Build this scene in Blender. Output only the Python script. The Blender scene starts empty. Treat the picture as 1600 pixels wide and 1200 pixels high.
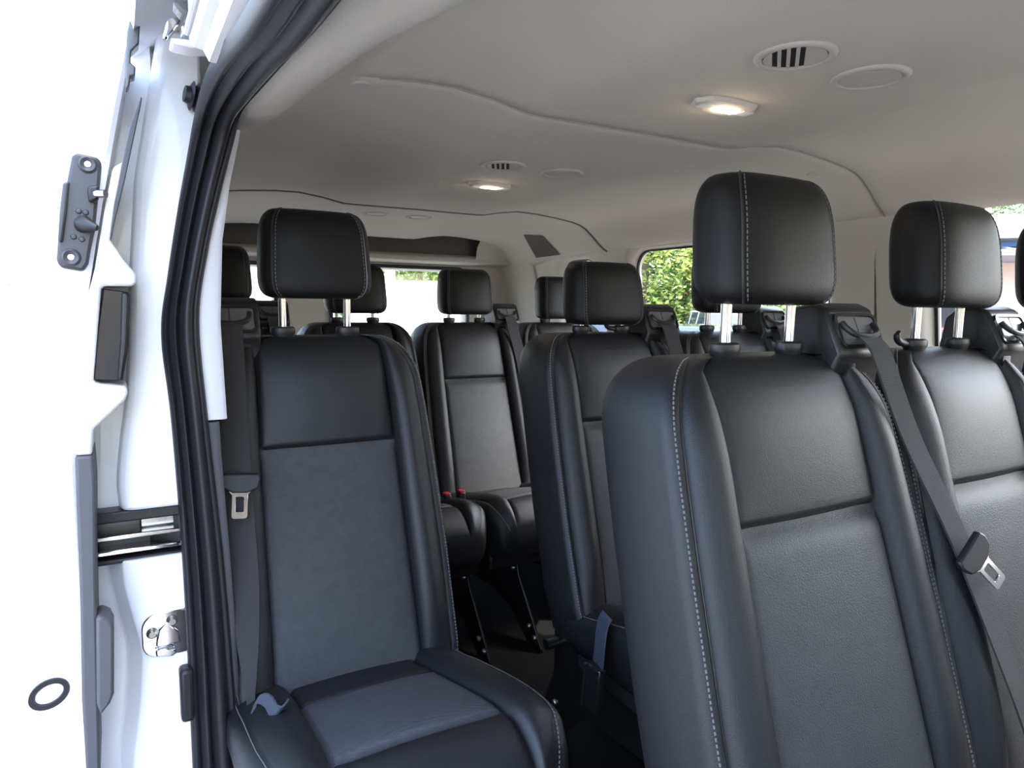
import bpy, math, random
from mathutils import Vector, Matrix
random.seed(7)
R = math.radians
scene = bpy.context.scene
COL = scene.collection

# ------------------------------------------------------------------ camera
# world: X to the far side of the van, Y to its rear, Z up, van floor at z = 0
F_PX = 1079.4
YAW, PITCH, ROLL = .5187, -.1116, .0123
CAM = Vector((-.9623, 0, 1.061))
FW = Vector((math.sin(YAW)*math.cos(PITCH), math.cos(YAW)*math.cos(PITCH), math.sin(PITCH)))
_r = Vector((math.cos(YAW), -math.sin(YAW), 0)); _u = _r.cross(FW)
RT = _r*math.cos(ROLL) + _u*math.sin(ROLL)
UP = -_r*math.sin(ROLL) + _u*math.cos(ROLL)
cd = bpy.data.cameras.new('camera'); cam = bpy.data.objects.new('camera', cd); COL.objects.link(cam)
cd.sensor_width = 36; cd.lens = F_PX/1600*36; cd.clip_start = .02; cd.clip_end = 500
cam.matrix_world = Matrix(((RT.x, UP.x, -FW.x, CAM.x), (RT.y, UP.y, -FW.y, CAM.y), (RT.z, UP.z, -FW.z, CAM.z), (0, 0, 0, 1)))
scene.camera = cam

# ------------------------------------------------------------------ light
world = bpy.data.worlds.new('world'); scene.world = world; world.use_nodes = True
wn = world.node_tree; wn.nodes.clear()
sky = wn.nodes.new('ShaderNodeTexSky'); sky.sky_type = 'NISHITA'; sky.sun_disc = False
SUN_EL, SUN_AZ = 57, 118        # azimuth from +Y (rear) towards +X (far side)
sky.sun_elevation = R(SUN_EL); sky.sun_rotation = R(SUN_AZ); sky.air_density = 1.0; sky.dust_density = 4.0; sky.ozone_density = 1.0
bg = wn.nodes.new('ShaderNodeBackground'); bg.inputs['Strength'].default_value = .42
wo = wn.nodes.new('ShaderNodeOutputWorld')
wn.links.new(sky.outputs[0], bg.inputs[0]); wn.links.new(bg.outputs[0], wo.inputs[0])
sd = bpy.data.lights.new('sun', 'SUN'); sun = bpy.data.objects.new('sun', sd); COL.objects.link(sun)
sd.energy = 2.3; sd.angle = R(.6); sd.color = (1, .95, .87)
sdir = Vector((math.sin(R(SUN_AZ))*math.cos(R(SUN_EL)), math.cos(R(SUN_AZ))*math.cos(R(SUN_EL)), math.sin(R(SUN_EL))))
sun.rotation_euler = sdir.to_track_quat('Z', 'Y').to_euler()
scene.view_settings.view_transform = 'Standard'; scene.view_settings.look = 'None'
scene.view_settings.exposure = 2.38; scene.view_settings.gamma = 1; scene.view_settings.use_curve_mapping = False
scene.cycles.max_bounces = 10; scene.cycles.diffuse_bounces = 6; scene.cycles.transparent_max_bounces = 24

def at(x, y, X=None, Y=None, Z=None):
    d = FW + RT*((x-800)/F_PX) - UP*((y-600)/F_PX)
    t = (X-CAM.x)/d.x if X is not None else ((Y-CAM.y)/d.y if Y is not None else (Z-CAM.z)/d.z)
    return CAM + d*t

# ------------------------------------------------------------------ materials
def mat(name, col, rough=.5, metal=0, spec=.5, noise=0, nscale=200, bump=0, bscale=400, coat=0, emit=None, estr=0, sheen=0, kind='noise'):
    m = bpy.data.materials.new(name); m.use_nodes = True
    nt = m.node_tree; b = nt.nodes['Principled BSDF']
    b.inputs['Base Color'].default_value = (*col, 1); b.inputs['Roughness'].default_value = rough
    b.inputs['Metallic'].default_value = metal; b.inputs['Specular IOR Level'].default_value = spec
    b.inputs['Coat Weight'].default_value = coat; b.inputs['Sheen Weight'].default_value = sheen
    tc = nt.nodes.new('ShaderNodeTexCoord')
    if noise:
        n = nt.nodes.new('ShaderNodeTexNoise'); n.inputs['Scale'].default_value = nscale; n.inputs['Detail'].default_value = 4
        nt.links.new(tc.outputs['Object'], n.inputs['Vector'])
        r = nt.nodes.new('ShaderNodeMapRange'); r.inputs['To Min'].default_value = 1-noise; r.inputs['To Max'].default_value = 1+noise
        nt.links.new(n.outputs['Fac'], r.inputs['Value'])
        mx = nt.nodes.new('ShaderNodeVectorMath'); mx.operation = 'SCALE'; mx.inputs[0].default_value = col
        nt.links.new(r.outputs[0], mx.inputs['Scale']); nt.links.new(mx.outputs[0], b.inputs['Base Color'])
    if bump:
        if kind == 'weave':
            n = nt.nodes.new('ShaderNodeTexWave'); n.wave_type = 'BANDS'; n.bands_direction = 'Z'; n.inputs['Scale'].default_value = bscale
            n.inputs['Distortion'].default_value = 3; n.inputs['Detail'].default_value = 3; n.inputs['Detail Scale'].default_value = 3
        elif kind == 'voronoi':
            n = nt.nodes.new('ShaderNodeTexVoronoi'); n.inputs['Scale'].default_value = bscale
        else:
            n = nt.nodes.new('ShaderNodeTexNoise'); n.inputs['Scale'].default_value = bscale; n.inputs['Detail'].default_value = 3
        nt.links.new(tc.outputs['Object'], n.inputs['Vector'])
        bp = nt.nodes.new('ShaderNodeBump'); bp.inputs['Strength'].default_value = bump; bp.inputs['Distance'].default_value = .002
        nt.links.new(n.outputs[0], bp.inputs['Height']); nt.links.new(bp.outputs[0], b.inputs['Normal'])
    if emit:
        b.inputs['Emission Color'].default_value = (*emit, 1); b.inputs['Emission Strength'].default_value = estr
    return m

def glass_mat(name, tint, refl=.05):
    m = bpy.data.materials.new(name); m.use_nodes = True; nt = m.node_tree; nt.nodes.clear()
    o = nt.nodes.new('ShaderNodeOutputMaterial'); t = nt.nodes.new('ShaderNodeBsdfTransparent'); t.inputs[0].default_value = (*tint, 1)
    g = nt.nodes.new('ShaderNodeBsdfGlossy'); g.inputs['Roughness'].default_value = .02
    mx = nt.nodes.new('ShaderNodeMixShader'); fr = nt.nodes.new('ShaderNodeLayerWeight'); fr.inputs['Blend'].default_value = .5
    pw = nt.nodes.new('ShaderNodeMath'); pw.operation = 'POWER'; pw.inputs[1].default_value = 5; nt.links.new(fr.outputs['Facing'], pw.inputs[0])
    ma = nt.nodes.new('ShaderNodeMath'); ma.operation = 'MULTIPLY_ADD'; ma.inputs[1].default_value = .9; ma.inputs[2].default_value = refl; nt.links.new(pw.outputs[0], ma.inputs[0])
    nt.links.new(ma.outputs[0], mx.inputs[0]); nt.links.new(t.outputs[0], mx.inputs[1]); nt.links.new(g.outputs[0], mx.inputs[2])
    nt.links.new(mx.outputs[0], o.inputs[0]); return m

def leaf_mat(name, a, b):
    m = bpy.data.materials.new(name); m.use_nodes = True; nt = m.node_tree; nt.nodes.clear()
    o = nt.nodes.new('ShaderNodeOutputMaterial'); d = nt.nodes.new('ShaderNodeBsdfDiffuse'); t = nt.nodes.new('ShaderNodeBsdfTranslucent')
    mx = nt.nodes.new('ShaderNodeMixShader'); mx.inputs[0].default_value = .45
    tc = nt.nodes.new('ShaderNodeTexCoord'); n = nt.nodes.new('ShaderNodeTexNoise'); n.inputs['Scale'].default_value = .9; n.inputs['Detail'].default_value = 5
    cr = nt.nodes.new('ShaderNodeValToRGB'); cr.color_ramp.elements[0].color = (*a, 1); cr.color_ramp.elements[1].color = (*b, 1)
    cr.color_ramp.elements[0].position = .35; cr.color_ramp.elements[1].position = .65
    nt.links.new(tc.outputs['Object'], n.inputs['Vector']); nt.links.new(n.outputs['Fac'], cr.inputs[0])
    nt.links.new(cr.outputs[0], d.inputs[0]); nt.links.new(cr.outputs[0], t.inputs[0])
    nt.links.new(d.outputs[0], mx.inputs[1]); nt.links.new(t.outputs[0], mx.inputs[2]); nt.links.new(mx.outputs[0], o.inputs[0])
    return m

M = dict(
    leather=mat('black_leather', (.011, .011, .0125), .42, spec=.45, noise=.15, nscale=60, bump=.25, bscale=900, kind='voronoi'),
    hleather=mat('black_headrest_leather', (.006, .0058, .0057), .45, spec=.28, noise=.15, nscale=60, bump=.25, bscale=900, kind='voronoi'),
    insert=mat('black_perforated_leather', (.038, .040, .040), .50, spec=.5, noise=.25, nscale=40, bump=.5, bscale=500),
    weave=mat('black_woven_leather', (.055, .055, .060), .52, spec=.6, noise=.3, nscale=55, bump=.55, bscale=260, kind='weave'),
    stitch=mat('grey_thread', (.15, .147, .145), .7),
    piping=mat('black_piping', (.02, .02, .023), .35, spec=.6),
    chrome=mat('chrome', (.85, .85, .86), .08, metal=1),
    steel=mat('steel', (.62, .60, .57), .25, metal=1),
    plastic=mat('black_plastic', (.014, .014, .015), .42, bump=.2, bscale=700),
    gloss=mat('gloss_black_paint', (.012, .012, .013), .16, spec=.6),
    plate=mat('grey_gloss_plastic', (.11, .11, .115), .25),
    webbing=mat('charcoal_webbing', (.050, .048, .050), .68, spec=.35, bump=.6, bscale=260, kind='weave'),
    strap=mat('blue_grey_webbing', (.045, .055, .08), .6, bump=.5, bscale=260, kind='weave'),
    red=mat('red_plastic', (.55, .02, .03), .35),
    head=mat('headliner_fabric', (.575, .535, .455), .9, spec=.2, noise=.05, nscale=260, bump=.35, bscale=900),
    seam=mat('headliner_seam', (.16, .145, .13), .9, spec=.2),
    ventp=mat('vent_plastic', (.50, .455, .395), .6, spec=.35),
    recess_shade=mat('painted_recess_shade', (.12, .106, .094), .95, spec=.1),  # dark tone painted in for shade on the headliner
    satin=mat('charcoal_plastic', (.045, .045, .052), .4),
    seam1=mat('headliner_seam_cord', (.36, .32, .28), .9, spec=.2),
    trim=mat('light_trim_plastic', (.60, .55, .475), .6, spec=.35, bump=.15, bscale=800),
    white=mat('white_paint', (.84, .85, .87), .3, coat=.4, spec=.5),
    wtrim=mat('pale_grey_trim', (.62, .62, .64), .5),
    gtrim=mat('dark_grey_trim', (.075, .075, .082), .6, bump=.2, bscale=700),
    rubber=mat('black_rubber', (.016, .016, .019), .42, spec=.35, bump=.1, bscale=500),
    dark=mat('dark_void', (.008, .008, .008), .8),
    bolt=mat('plated_bolt', (.5, .48, .44), .3, metal=1),
    carpet=mat('black_carpet', (.006, .006, .0065), .95, spec=.1, bump=.8, bscale=600),
    glass=glass_mat('window_glass', (.93, .95, .94)),
    lens=mat('lit_lamp_lens', (1, .9, .75), .4, emit=(1, .80, .55), estr=5),
    asphalt=mat('asphalt', (.16, .16, .16), .9, noise=.25, nscale=3, bump=.4, bscale=60),
    grass=mat('grass', (.10, .17, .04), .9, noise=.4, nscale=.6),
    bark=mat('bark', (.12, .09, .07), .9, bump=.8, bscale=20),
    leafa=leaf_mat('leaves_light', (.27, .36, .08), (.56, .60, .22)),
    leafb=leaf_mat('leaves_dark', (.06, .16, .06), (.17, .30, .10)),
    roofm=mat('ribbed_metal_roof', (.42, .43, .45), .5, metal=.2),
    bwall=mat('grey_siding', (.45, .48, .50), .7),
    beige=mat('beige_wall', (.60, .52, .42), .8, noise=.1, nscale=5),
    blue=mat('blue_fascia', (.08, .15, .35), .5),
    carblue=mat('dark_blue_car_paint', (.02, .04, .09), .2, coat=.8),
    carwhite=mat('white_car_paint', (.85, .85, .86), .25, coat=.6),
    carblack=mat('black_car_paint', (.015, .015, .017), .2, coat=.8),
    carred=mat('red_car_paint', (.45, .03, .03), .25, coat=.6),
    carglass=mat('car_glass', (.04, .05, .06), .05, spec=.8),
    tyre=mat('tyre', (.02, .02, .02), .8),
    taillight=mat('red_lamp_plastic', (.6, .02, .03), .2),
    yellow=mat('yellow_paint', (.75, .5, .05), .6),
)

# ------------------------------------------------------------------ helpers
def link(o, parent=None):
    COL.objects.link(o)
    if parent is not None: o.parent = parent
    return o
def tag(o, label=None, cat=None, group=None, kind=None):
    if label: o['label'] = label
    if cat: o['category'] = cat
    if group: o['group'] = group
    if kind: o['kind'] = kind
    return o
def empty(name, loc=(0, 0, 0)):
    o = bpy.data.objects.new(name, None); o.location = loc; o.empty_display_size = .1
    return link(o)

class MB:
    def __init__(s): s.v = []; s.f = []
    def add(s, vs, fs):
        b = len(s.v); s.v += [Vector(p) for p in vs]; s.f += [tuple(i+b for i in f) for f in fs]; return s
    def box(s, lo, hi):
        x0, y0, z0 = lo; x1, y1, z1 = hi
        return s.add([(x0,y0,z0),(x1,y0,z0),(x1,y1,z0),(x0,y1,z0),(x0,y0,z1),(x1,y0,z1),(x1,y1,z1),(x0,y1,z1)],
                     [(0,3,2,1),(4,5,6,7),(0,1,5,4),(1,2,6,5),(2,3,7,6),(3,0,4,7)])
    def loft(s, loops, closed=True, cap0=True, cap1=True):
        n = len(loops[0]); vs = [p for l in loops for p in l]; fs = []
        for i in range(len(loops)-1):
            for j in range(n if closed else n-1):
                k = (j+1) % n
                fs.append((i*n+j, i*n+k, (i+1)*n+k, (i+1)*n+j))
        if cap0: fs.append(tuple(reversed(range(n))))
        if cap1: fs.append(tuple(range((len(loops)-1)*n, len(loops)*n)))
        return s.add(vs, fs)
    def tube(s, pts, r, n=10, cap=True):
        pts = [Vector(p) for p in pts]; loops = []; a = None
        for i, p in enumerate(pts):
            t = (pts[min(i+1, len(pts)-1)] - pts[max(i-1, 0)]).normalized()
            if a is None:
                a = t.orthogonal().normalized()
            else:
                a = (a - t*a.dot(t)).normalized()
            b = t.cross(a); rr = r[i] if isinstance(r, (list, tuple)) else r
            loops.append([p + (a*math.cos(2*math.pi*k/n) + b*math.sin(2*math.pi*k/n))*rr for k in range(n)])
        return s.loft(loops, True, cap, cap)
    def prism(s, poly, d):            # poly: 3-D points, extruded by d
        d = Vector(d); a = [Vector(p) for p in poly]
        return s.loft([a, [p+d for p in a]])
    def lathe(s, prof, c, ax=(0, 0, 1), n=32, sx=1, sy=1):   # prof: (r, h)
        ax = Vector(ax).normalized(); a = ax.orthogonal().normalized()
        if abs(ax.z) > .99: a = Vector((1, 0, 0))
        b = ax.cross(a); c = Vector(c)
        return s.loft([[c + ax*h + a*(r*sx*math.cos(2*math.pi*k/n)) + b*(r*sy*math.sin(2*math.pi*k/n)) for k in range(n)] for r, h in prof])
    def ring(s, outer, inner, d):     # flat ring between two loops of equal length, extruded by d
        d = Vector(d); o = [Vector(p) for p in outer]; i = [Vector(p) for p in inner]; n = len(o)
        vs = o + i + [p+d for p in o] + [p+d for p in i]; fs = []
        for k in range(n):
            q = (k+1) % n
            fs += [(k, q, n+q, n+k), (2*n+k, 3*n+k, 3*n+q, 2*n+q), (k, 2*n+k, 2*n+q, q), (n+k, n+q, 3*n+q, 3*n+k)]
        return s.add(vs, fs)
    def ribbon(s, pts, w, side=(1, 0, 0), th=.0016):
        loops = []
        for i, p in enumerate(pts):
            p = Vector(p); sd_ = Vector(side[i] if isinstance(side, list) else side).normalized()
            t = (Vector(pts[min(i+1, len(pts)-1)]) - Vector(pts[max(i-1, 0)])).normalized()
            n = t.cross(sd_).normalized()*th; ww = (w[i] if isinstance(w, (list, tuple)) else w)/2
            loops.append([p - sd_*ww + n, p + sd_*ww + n, p + sd_*ww - n, p - sd_*ww - n])
        return s.loft(loops)
    def mesh(s, name):
        me = bpy.data.meshes.new(name); me.from_pydata([tuple(p) for p in s.v], [], s.f); me.validate(); 
        import bmesh
        bm = bmesh.new(); bm.from_mesh(me); bmesh.ops.recalc_face_normals(bm, faces=bm.faces); bm.to_mesh(me); bm.free()
        return me
    def build(s, name, material, parent=None, smooth=True, bevel=0, angle=40, seg=2):
        me = s.mesh(name); return put(name, me, material, parent, smooth, bevel, angle, seg)
def put(name, me, material, parent=None, smooth=True, bevel=0, angle=40, seg=2):
    o = bpy.data.objects.new(name, me)
    if not me.materials: me.materials.append(M[material] if isinstance(material, str) else material)
    if smooth:
        me.polygons.foreach_set('use_smooth', [True]*len(me.polygons))
        try: me.set_sharp_from_angle(angle=R(angle))
        except Exception: pass
    link(o, parent)
    if bevel:
        b = o.modifiers.new('bevel', 'BEVEL'); b.width = bevel; b.segments = seg; b.limit_method = 'ANGLE'; b.angle_limit = R(35)
    return o
def rrect(w, h, r, n=6):              # centred rounded rectangle, counter-clockwise
    pts = []
    for cx, cy, a0 in ((w/2-r, h/2-r, 0), (-w/2+r, h/2-r, 90), (-w/2+r, -h/2+r, 180), (w/2-r, -h/2+r, 270)):
        for k in range(n+1):
            a = R(a0 + 90*k/n); pts.append((cx + r*math.cos(a), cy + r*math.sin(a)))
    return pts
def smooth_path(pts, n=8):            # Catmull-Rom
    pts = [Vector(p) for p in pts]; out = []
    for i in range(len(pts)-1):
        p0 = pts[max(i-1, 0)]; p1 = pts[i]; p2 = pts[i+1]; p3 = pts[min(i+2, len(pts)-1)]
        for k in range(n):
            t = k/n
            out.append(.5*((2*p1) + (p2-p0)*t + (2*p0-5*p1+4*p2-p3)*t*t + (3*p1-p0-3*p2+p3)*t**3))
    out.append(pts[-1]); return out
def interp(tab, x):
    if x <= tab[0][0]: return tab[0][1]
    for (a, b), (c, d) in zip(tab, tab[1:]):
        if x <= c: return b + (d-b)*(x-a)/(c-a)
    return tab[-1][1]
def sstep(a, b, x):
    t = max(0, min(1, (x-a)/(b-a))); return t*t*(3-2*t)

# ------------------------------------------------------------------ van shell
ROOF_TOP = 1.52
def ceil_z(X, Y):
    """height of the headliner surface"""
    a = abs(X)
    far = [(0, 1.408), (.23, 1.407), (.27, 1.408), (.34, 1.422), (.42, 1.432), (.50, 1.430), (.60, 1.421), (.68, 1.410), (.72, 1.400), (.75, 1.386), (.79, 1.355), (.82, 1.328), (.845, 1.310), (.865, 1.300), (.90, 1.297)]
    z = interp(far, a)
    z += .012*(2.4-Y) if Y < 2.4 else 0
    if X < 0:
        # rounded rail over the open door
        c = interp([(.0, .62), (.62, .640), (.72, .664), (.82, .690), (1.0, .712), (1.25, .730), (1.6, .745)], Y)
        ledge = interp([(c-.10, z), (c-.06, 1.405), (c-.03, 1.382), (c-.005, 1.362), (c+.02, 1.352), (c+.05, 1.348), (.785, 1.354), (.90, 1.37)], a)
        if a < c-.10: ledge = z
        k = 1-sstep(1.15, 1.65, Y)
        z = z*(1-k) + min(ledge, z if a < c-.06 else 9)*k
    # rear header drop
    if Y > 3.02:
        pass
    z -= .038*sstep(2.65, 3.12, Y)
    return z
def ceil_xs(Y):
    return [-.90, -.875, -.85, -.83, -.81, -.79, -.775, -.76, -.745, -.73, -.715, -.70, -.685, -.67, -.655, -.64, -.625, -.61, -.59, -.56, -.53, -.49, -.45, -.42, -.38, -.34, -.30, -.27, -.23, -.12,
            0, .12, .23, .27, .30, .34, .38, .42, .46, .50, .55, .60, .64, .68, .70, .72, .735, .75, .77, .79, .805, .82, .835, .845, .865, .90]
ceiling = empty('ceiling'); tag(ceiling, 'pale grey fabric headliner in three panels over the cabin', None, None, 'structure')
SEAM1, SEAM2 = 1.165, 2.40
def panel(y0, y1, lip0, lip1):
    mb = MB(); n = max(8, int((y1-y0)/.035)); loops = []
    ys = [y0 + (y1-y0)*i/n for i in range(n+1)]
    rows = []
    if lip0: rows += [(y0+.001, .012), (y0, .003)]
    rows += [(y, 0) for y in ([y0+.003] + ys[1:-1] + [y1-.003])]
    if lip1: rows += [(y1, .003), (y1-.001, .012)]
    for i, (y, dz) in enumerate(rows):
        lim = .787 + .113*sstep(1.222, 1.27, y); row = []
        for x in ceil_xs(y):
            if x < -.70: x = -.70 + (x+.70)*(lim-.70)/.20
            yy, dd = y, dz
            if x < -.585 and abs(y-SEAM1) < .03: # the rail over the door runs on without a joint
                dd = 0
                if abs(y-SEAM1) < .006: yy = SEAM1
            row.append(Vector((x, yy, ceil_z(x, yy)+dd)))
        loops.append(row)
    mb.loft(loops, closed=False, cap0=False, cap1=False)
    return mb
for (a, b, l0, l1) in ((-1.35, SEAM1-.0022, 0, 1), (SEAM1+.0022, SEAM2-.006, 1, 1), (SEAM2+.006, 3.10, 1, 0)):
    panel(a, b, l0, l1).build('headliner_panel', 'head', ceiling, angle=60)
for ys in (SEAM1, SEAM2):
    mb = MB(); xs = [x for x in ceil_xs(ys) if x > (-.58 if ys == SEAM1 else -.84)]
    mb.loft([[Vector((x, y, ceil_z(x, ys)+.012)) for x in xs] for y in (ys-.02, ys+.02)], False, False, False)
    mb.build('seam_backing', 'seam', ceiling)
    rr_ = .0022 if ys == SEAM1 else .0042
    MB().tube([(x, ys, ceil_z(x, ys)+.0005) for x in xs], rr_, 6).build('seam_cord', 'seam1' if ys == SEAM1 else 'seam', ceiling)
# rear header: a recess across the ceiling end with its shade painted dark, then a rounded beam above the rear windows
xs = [-.86 + 1.72*i/60 for i in range(61)]
def hz(x, y): return ceil_z(x, 3.10)
mb = MB(); mb.loft([[Vector((x, y, hz(x, y)+dz)) for x in xs] for y, dz in ((3.095, .0), (3.10, .004), (3.10, .03))], False, False, False); mb.build('header_lip', 'head', ceiling)
mb = MB(); mb.loft([[Vector((x, y, (hz(x, y)+dz) if zz is None else min(zz, hz(x, y)+.03))) for x in xs] for y, dz, zz in ((3.10, .03, None), (3.19, .03, None), (3.20, .02, None), (3.205, 0, 1.285))], False, False, False); mb.build('header_shade_recess', 'recess_shade', ceiling)
mb = MB(); mb.loft([[Vector((x, y, min(z, hz(x, y)+.02))) for x in xs] for y, z in ((3.215, 1.32), (3.185, 1.306), (3.172, 1.298), (3.168, 1.290), (3.172, 1.282), (3.19, 1.276), (3.23, 1.272), (3.30, 1.268))], False, False, False); mb.build('header_beam', 'head', ceiling, angle=70)
for s_ in (-1, 1):       # solid ends of the header
    xe = [s_*(.625 + .265*i/12) for i in range(13)]
    mb = MB(); mb.loft([[Vector((x, y, (hz(x, 0) if z is None else min(z, hz(x, 0))) + (.012*(1-sstep(.625, .67, abs(x))) if k else 0))) for x in xe] for y, z, k in ((3.09, None, 0), (3.11, None, 1), (3.15, 1.34, 1), (3.165, 1.30, 0), (3.19, 1.278, 0), (3.30, 1.268, 0))], False, False, False); mb.build('header_end', 'head', ceiling, angle=70)
def on_ceiling(x, y):
    lo, hi = .3, .9             # march outwards along the ray until it meets the headliner
    f = lambda X: (lambda p: ceil_z(p.x, p.y)-p.z)(at(x, y, X=X))
    for _ in range(40):
        m_ = (lo+hi)/2
        if f(m_) > 0: lo = m_
        else: hi = m_
    return at(x, y, X=lo)
c4 = [(818, 366), (848, 368), (876, 397), (838, 402)]  # corners of a dark patch painted as soft shade on the side cove
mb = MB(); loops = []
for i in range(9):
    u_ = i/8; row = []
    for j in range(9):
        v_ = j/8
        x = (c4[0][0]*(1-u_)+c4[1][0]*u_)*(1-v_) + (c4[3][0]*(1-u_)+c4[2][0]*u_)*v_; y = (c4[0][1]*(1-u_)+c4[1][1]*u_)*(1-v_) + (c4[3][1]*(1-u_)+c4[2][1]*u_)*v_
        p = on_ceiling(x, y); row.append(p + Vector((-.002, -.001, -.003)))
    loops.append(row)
mb.loft(loops, False, False, False).build('side_shade_patch', 'recess_shade', ceiling)

# roof skin above the headliner (keeps the sky out)
mb = MB(); loops = []
for y in (-1.35, 0, 1.5, 3.38):
    loops.append([Vector(p) for p in ((-.93, y, 1.445), (-.88, y, 1.51), (-.6, y, 1.56), (0, y, 1.58), (.6, y, 1.56), (.90, y, 1.50), (.98, y, 1.40), (.98, y, 1.38), (.9, y, 1.46), (0, y, 1.54), (-.88, y, 1.47), (-.925, y, 1.43))])
mb.loft(loops); roof = mb.build('roof_skin', 'white'); tag(roof, 'white painted roof skin of the van', kind='structure')

# floor
mb = MB().box((-.86, -1.35, -.06), (.95, 3.34, 0)); floor = mb.build('floor', 'carpet', smooth=False); tag(floor, 'black carpeted floor of the van', kind='structure')

def wall_x(z):                        # inner face of the side wall, far side
    return interp([(0, .90), (.3, .935), (.9, .935), (1.05, .925), (1.2, .895), (1.31, .862), (1.45, .82)], z)
def wall_side(name, sgn, cells, zlo=0, zhi=1.45, m='trim', xoff=0, depth=.055):
    """cells: (y0, y1, window or None); window = (ya, yb, za, zb, r)"""
    mb = MB(); panes = []
    def P(y, z, d=0): return Vector((sgn*(wall_x(z)+xoff+d), y, z))
    N = 64
    for y0, y1, win in cells:
        if win is None:
            ny = 6; zs = [zlo + (zhi-zlo)*i/24 for i in range(25)]
            for d in (0, depth):
                mb.loft([[P(y0+(y1-y0)*j/ny, z, d) for j in range(ny+1)] for z in zs], False, False, False)
            continue
        ya, yb, za, zb, rr = win; cy, cz = (ya+yb)/2, (za+zb)/2
        hole = rrect(yb-ya, zb-za, rr, 15)
        hole = [(cy+a, cz+b) for a, b in hole]
        # matching points on the cell rectangle
        out = []
        for a, b in hole:
            dx, dz = a-cy, b-cz
            tx = ((y1-cy) if dx > 0 else (cy-y0))/max(abs(dx), 1e-6); tz = ((zhi-cz) if dz > 0 else (cz-zlo))/max(abs(dz), 1e-6)
            t = min(tx, tz); out.append((cy+dx*t, cz+dz*t))
        for c in ((y1, zhi), (y0, zhi), (y0, zlo), (y1, zlo)):
            k = min(range(len(out)), key=lambda i: (out[i][0]-c[0])**2 + (out[i][1]-c[1])**2); out[k] = c
        loops = []
        for t in (0, .02, .06, .12, .2, .3, .4, .5, .6, .7, .8, .88, .95, 1):
            loops.append([P(o[0]+(h[0]-o[0])*t, o[1]+(h[1]-o[1])*t, .004 if t == 1 else 0) for o, h in zip(out, hole)])
        loops.append([P(h[0]-(.012 if h[0] > cy else -.012), h[1]-(.006 if h[1] > cz else -.006), .012) for h in hole])
        loops.append([P(h[0]-(.030 if h[0] > cy else -.030), h[1]-(.010 if h[1] > cz else -.010), depth) for h in hole])
        loops.append([P(o[0], o[1], depth) for o in out])
        mb.loft(loops, True, False, False)
        panes.append((cy, cz, yb-ya, zb-za, rr))
    w = mb.build(name, m, angle=50); tag(w, kind='structure')
    return w, panes
def window(name, sgn, pane, d=.045, xoff=0):
    cy, cz, w, h, r = pane
    def P(a, b, dd): return Vector((sgn*(wall_x(cz+b)+xoff+dd), cy+a, cz+b))
    root = empty(name, (0, 0, 0)); tag(root, kind='structure')
    lo = rrect(w-.048, h-.018, r*.95, 10); li = rrect(w-.066, h-.032, max(.01, r*.95-.008), 10)
    gl = MB()
    rings = []
    for t in (0, .25, .5, .75, 1):
        rings.append([P(a*(1-t), b*(1-t), d) for a, b in lo])
    gl.loft(rings, True, False, False); gl.build('pane', 'glass', root)
    f = MB(); n = len(lo)
    f.loft([[P(a, b, d-.002) for a, b in lo], [P(a, b, d-.010) for a, b in lo], [P(a, b, d-.010) for a, b in li], [P(a, b, d-.002) for a, b in li]], True, False, False)
    f.build('window_seal', 'rubber', root)
    return root
wl, pl = wall_side('wall_left', 1, [
    (-1.35, -.25, (-1.25, -.40, .72, 1.24, .10)),
    (-.25, 1.20, (-.12, 1.085, .84, 1.352, .11)),
    (1.20, 2.375, (1.345, 2.300, .66, 1.303, .11)),
    (2.375, 2.93, (2.46, 2.84, .66, 1.288, .12)),
    (2.93, 3.33, None)])
tag(wl, 'pale grey trimmed side wall with large windows opposite the open door')
for i, p in enumerate(pl): tag(window('window_%d' % (i+1), 1, p), ['cab side window behind the camera', 'front passenger side window beyond the near bench', 'large side window with trees outside behind the near headrest', 'small rear quarter window near the back corner'][i])
wr, pr = wall_side('wall_right', -1, [(1.32, 2.34, (1.45, 2.24, .66, 1.28, .11)), (2.34, 2.93, (2.46, 2.83, .66, 1.27, .12)), (2.93, 3.33, None)], xoff=-.065)
tag(wr, 'pale trimmed side wall behind the door pillar')
for i, p in enumerate(pr): tag(window('window_%d' % (i+5), -1, p, xoff=-.065), ['door side window behind the open sliding door', 'door side rear quarter window'][i])
wf, pf = wall_side('wall_right_front', -1, [(-1.35, -.42, (-1.25, -.52, .72, 1.24, .10))], xoff=.03)
tag(wf, 'pale front door side of the van cab'); wf.name = 'wall_front_right'
tag(window('window_7', -1, pf[0], xoff=.03), 'cab door window on the open door side')
# vertical step in the rear corner trim
mb = MB()
for y0, y1, d in ((3.0, 3.33, .03),):
    zs = [.3+i*.05 for i in range(21)]
    mb.loft([[Vector((wall_x(z)+.01, y0, z)), Vector((wall_x(z)-.012, y0+.004, z)), Vector((wall_x(z)-d, y0+.03, z)), Vector((wall_x(z)-d, y1-.04, z)), Vector((wall_x(z)-.09, y1, z)), Vector((wall_x(z)+.01, y1, z))] for z in zs])
tr = mb.build('trim_1', 'trim'); tag(tr, 'pale plastic corner pillar trim beside the rear windows', kind='structure')

for s_, y0_, nm in ((1, -1.30, 'trim_6'), (-1, 1.40, 'trim_7')):
    zs = [.0, .1, .2, .3, .4, .5, .55, .57]
    mb = MB(); mb.loft([[Vector((s_*(wall_x(z)+(.065 if s_ < 0 else 0)-d), y, z)) for y, d in ((y0_, .012), (3.28, .012), (3.28, -.01), (y0_, -.01))] for z in zs])
    o = mb.build(nm, 'gtrim'); tag(o, 'dark grey lower wall trim on the %s side' % ('window' if s_ > 0 else 'door'), kind='structure')
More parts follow.
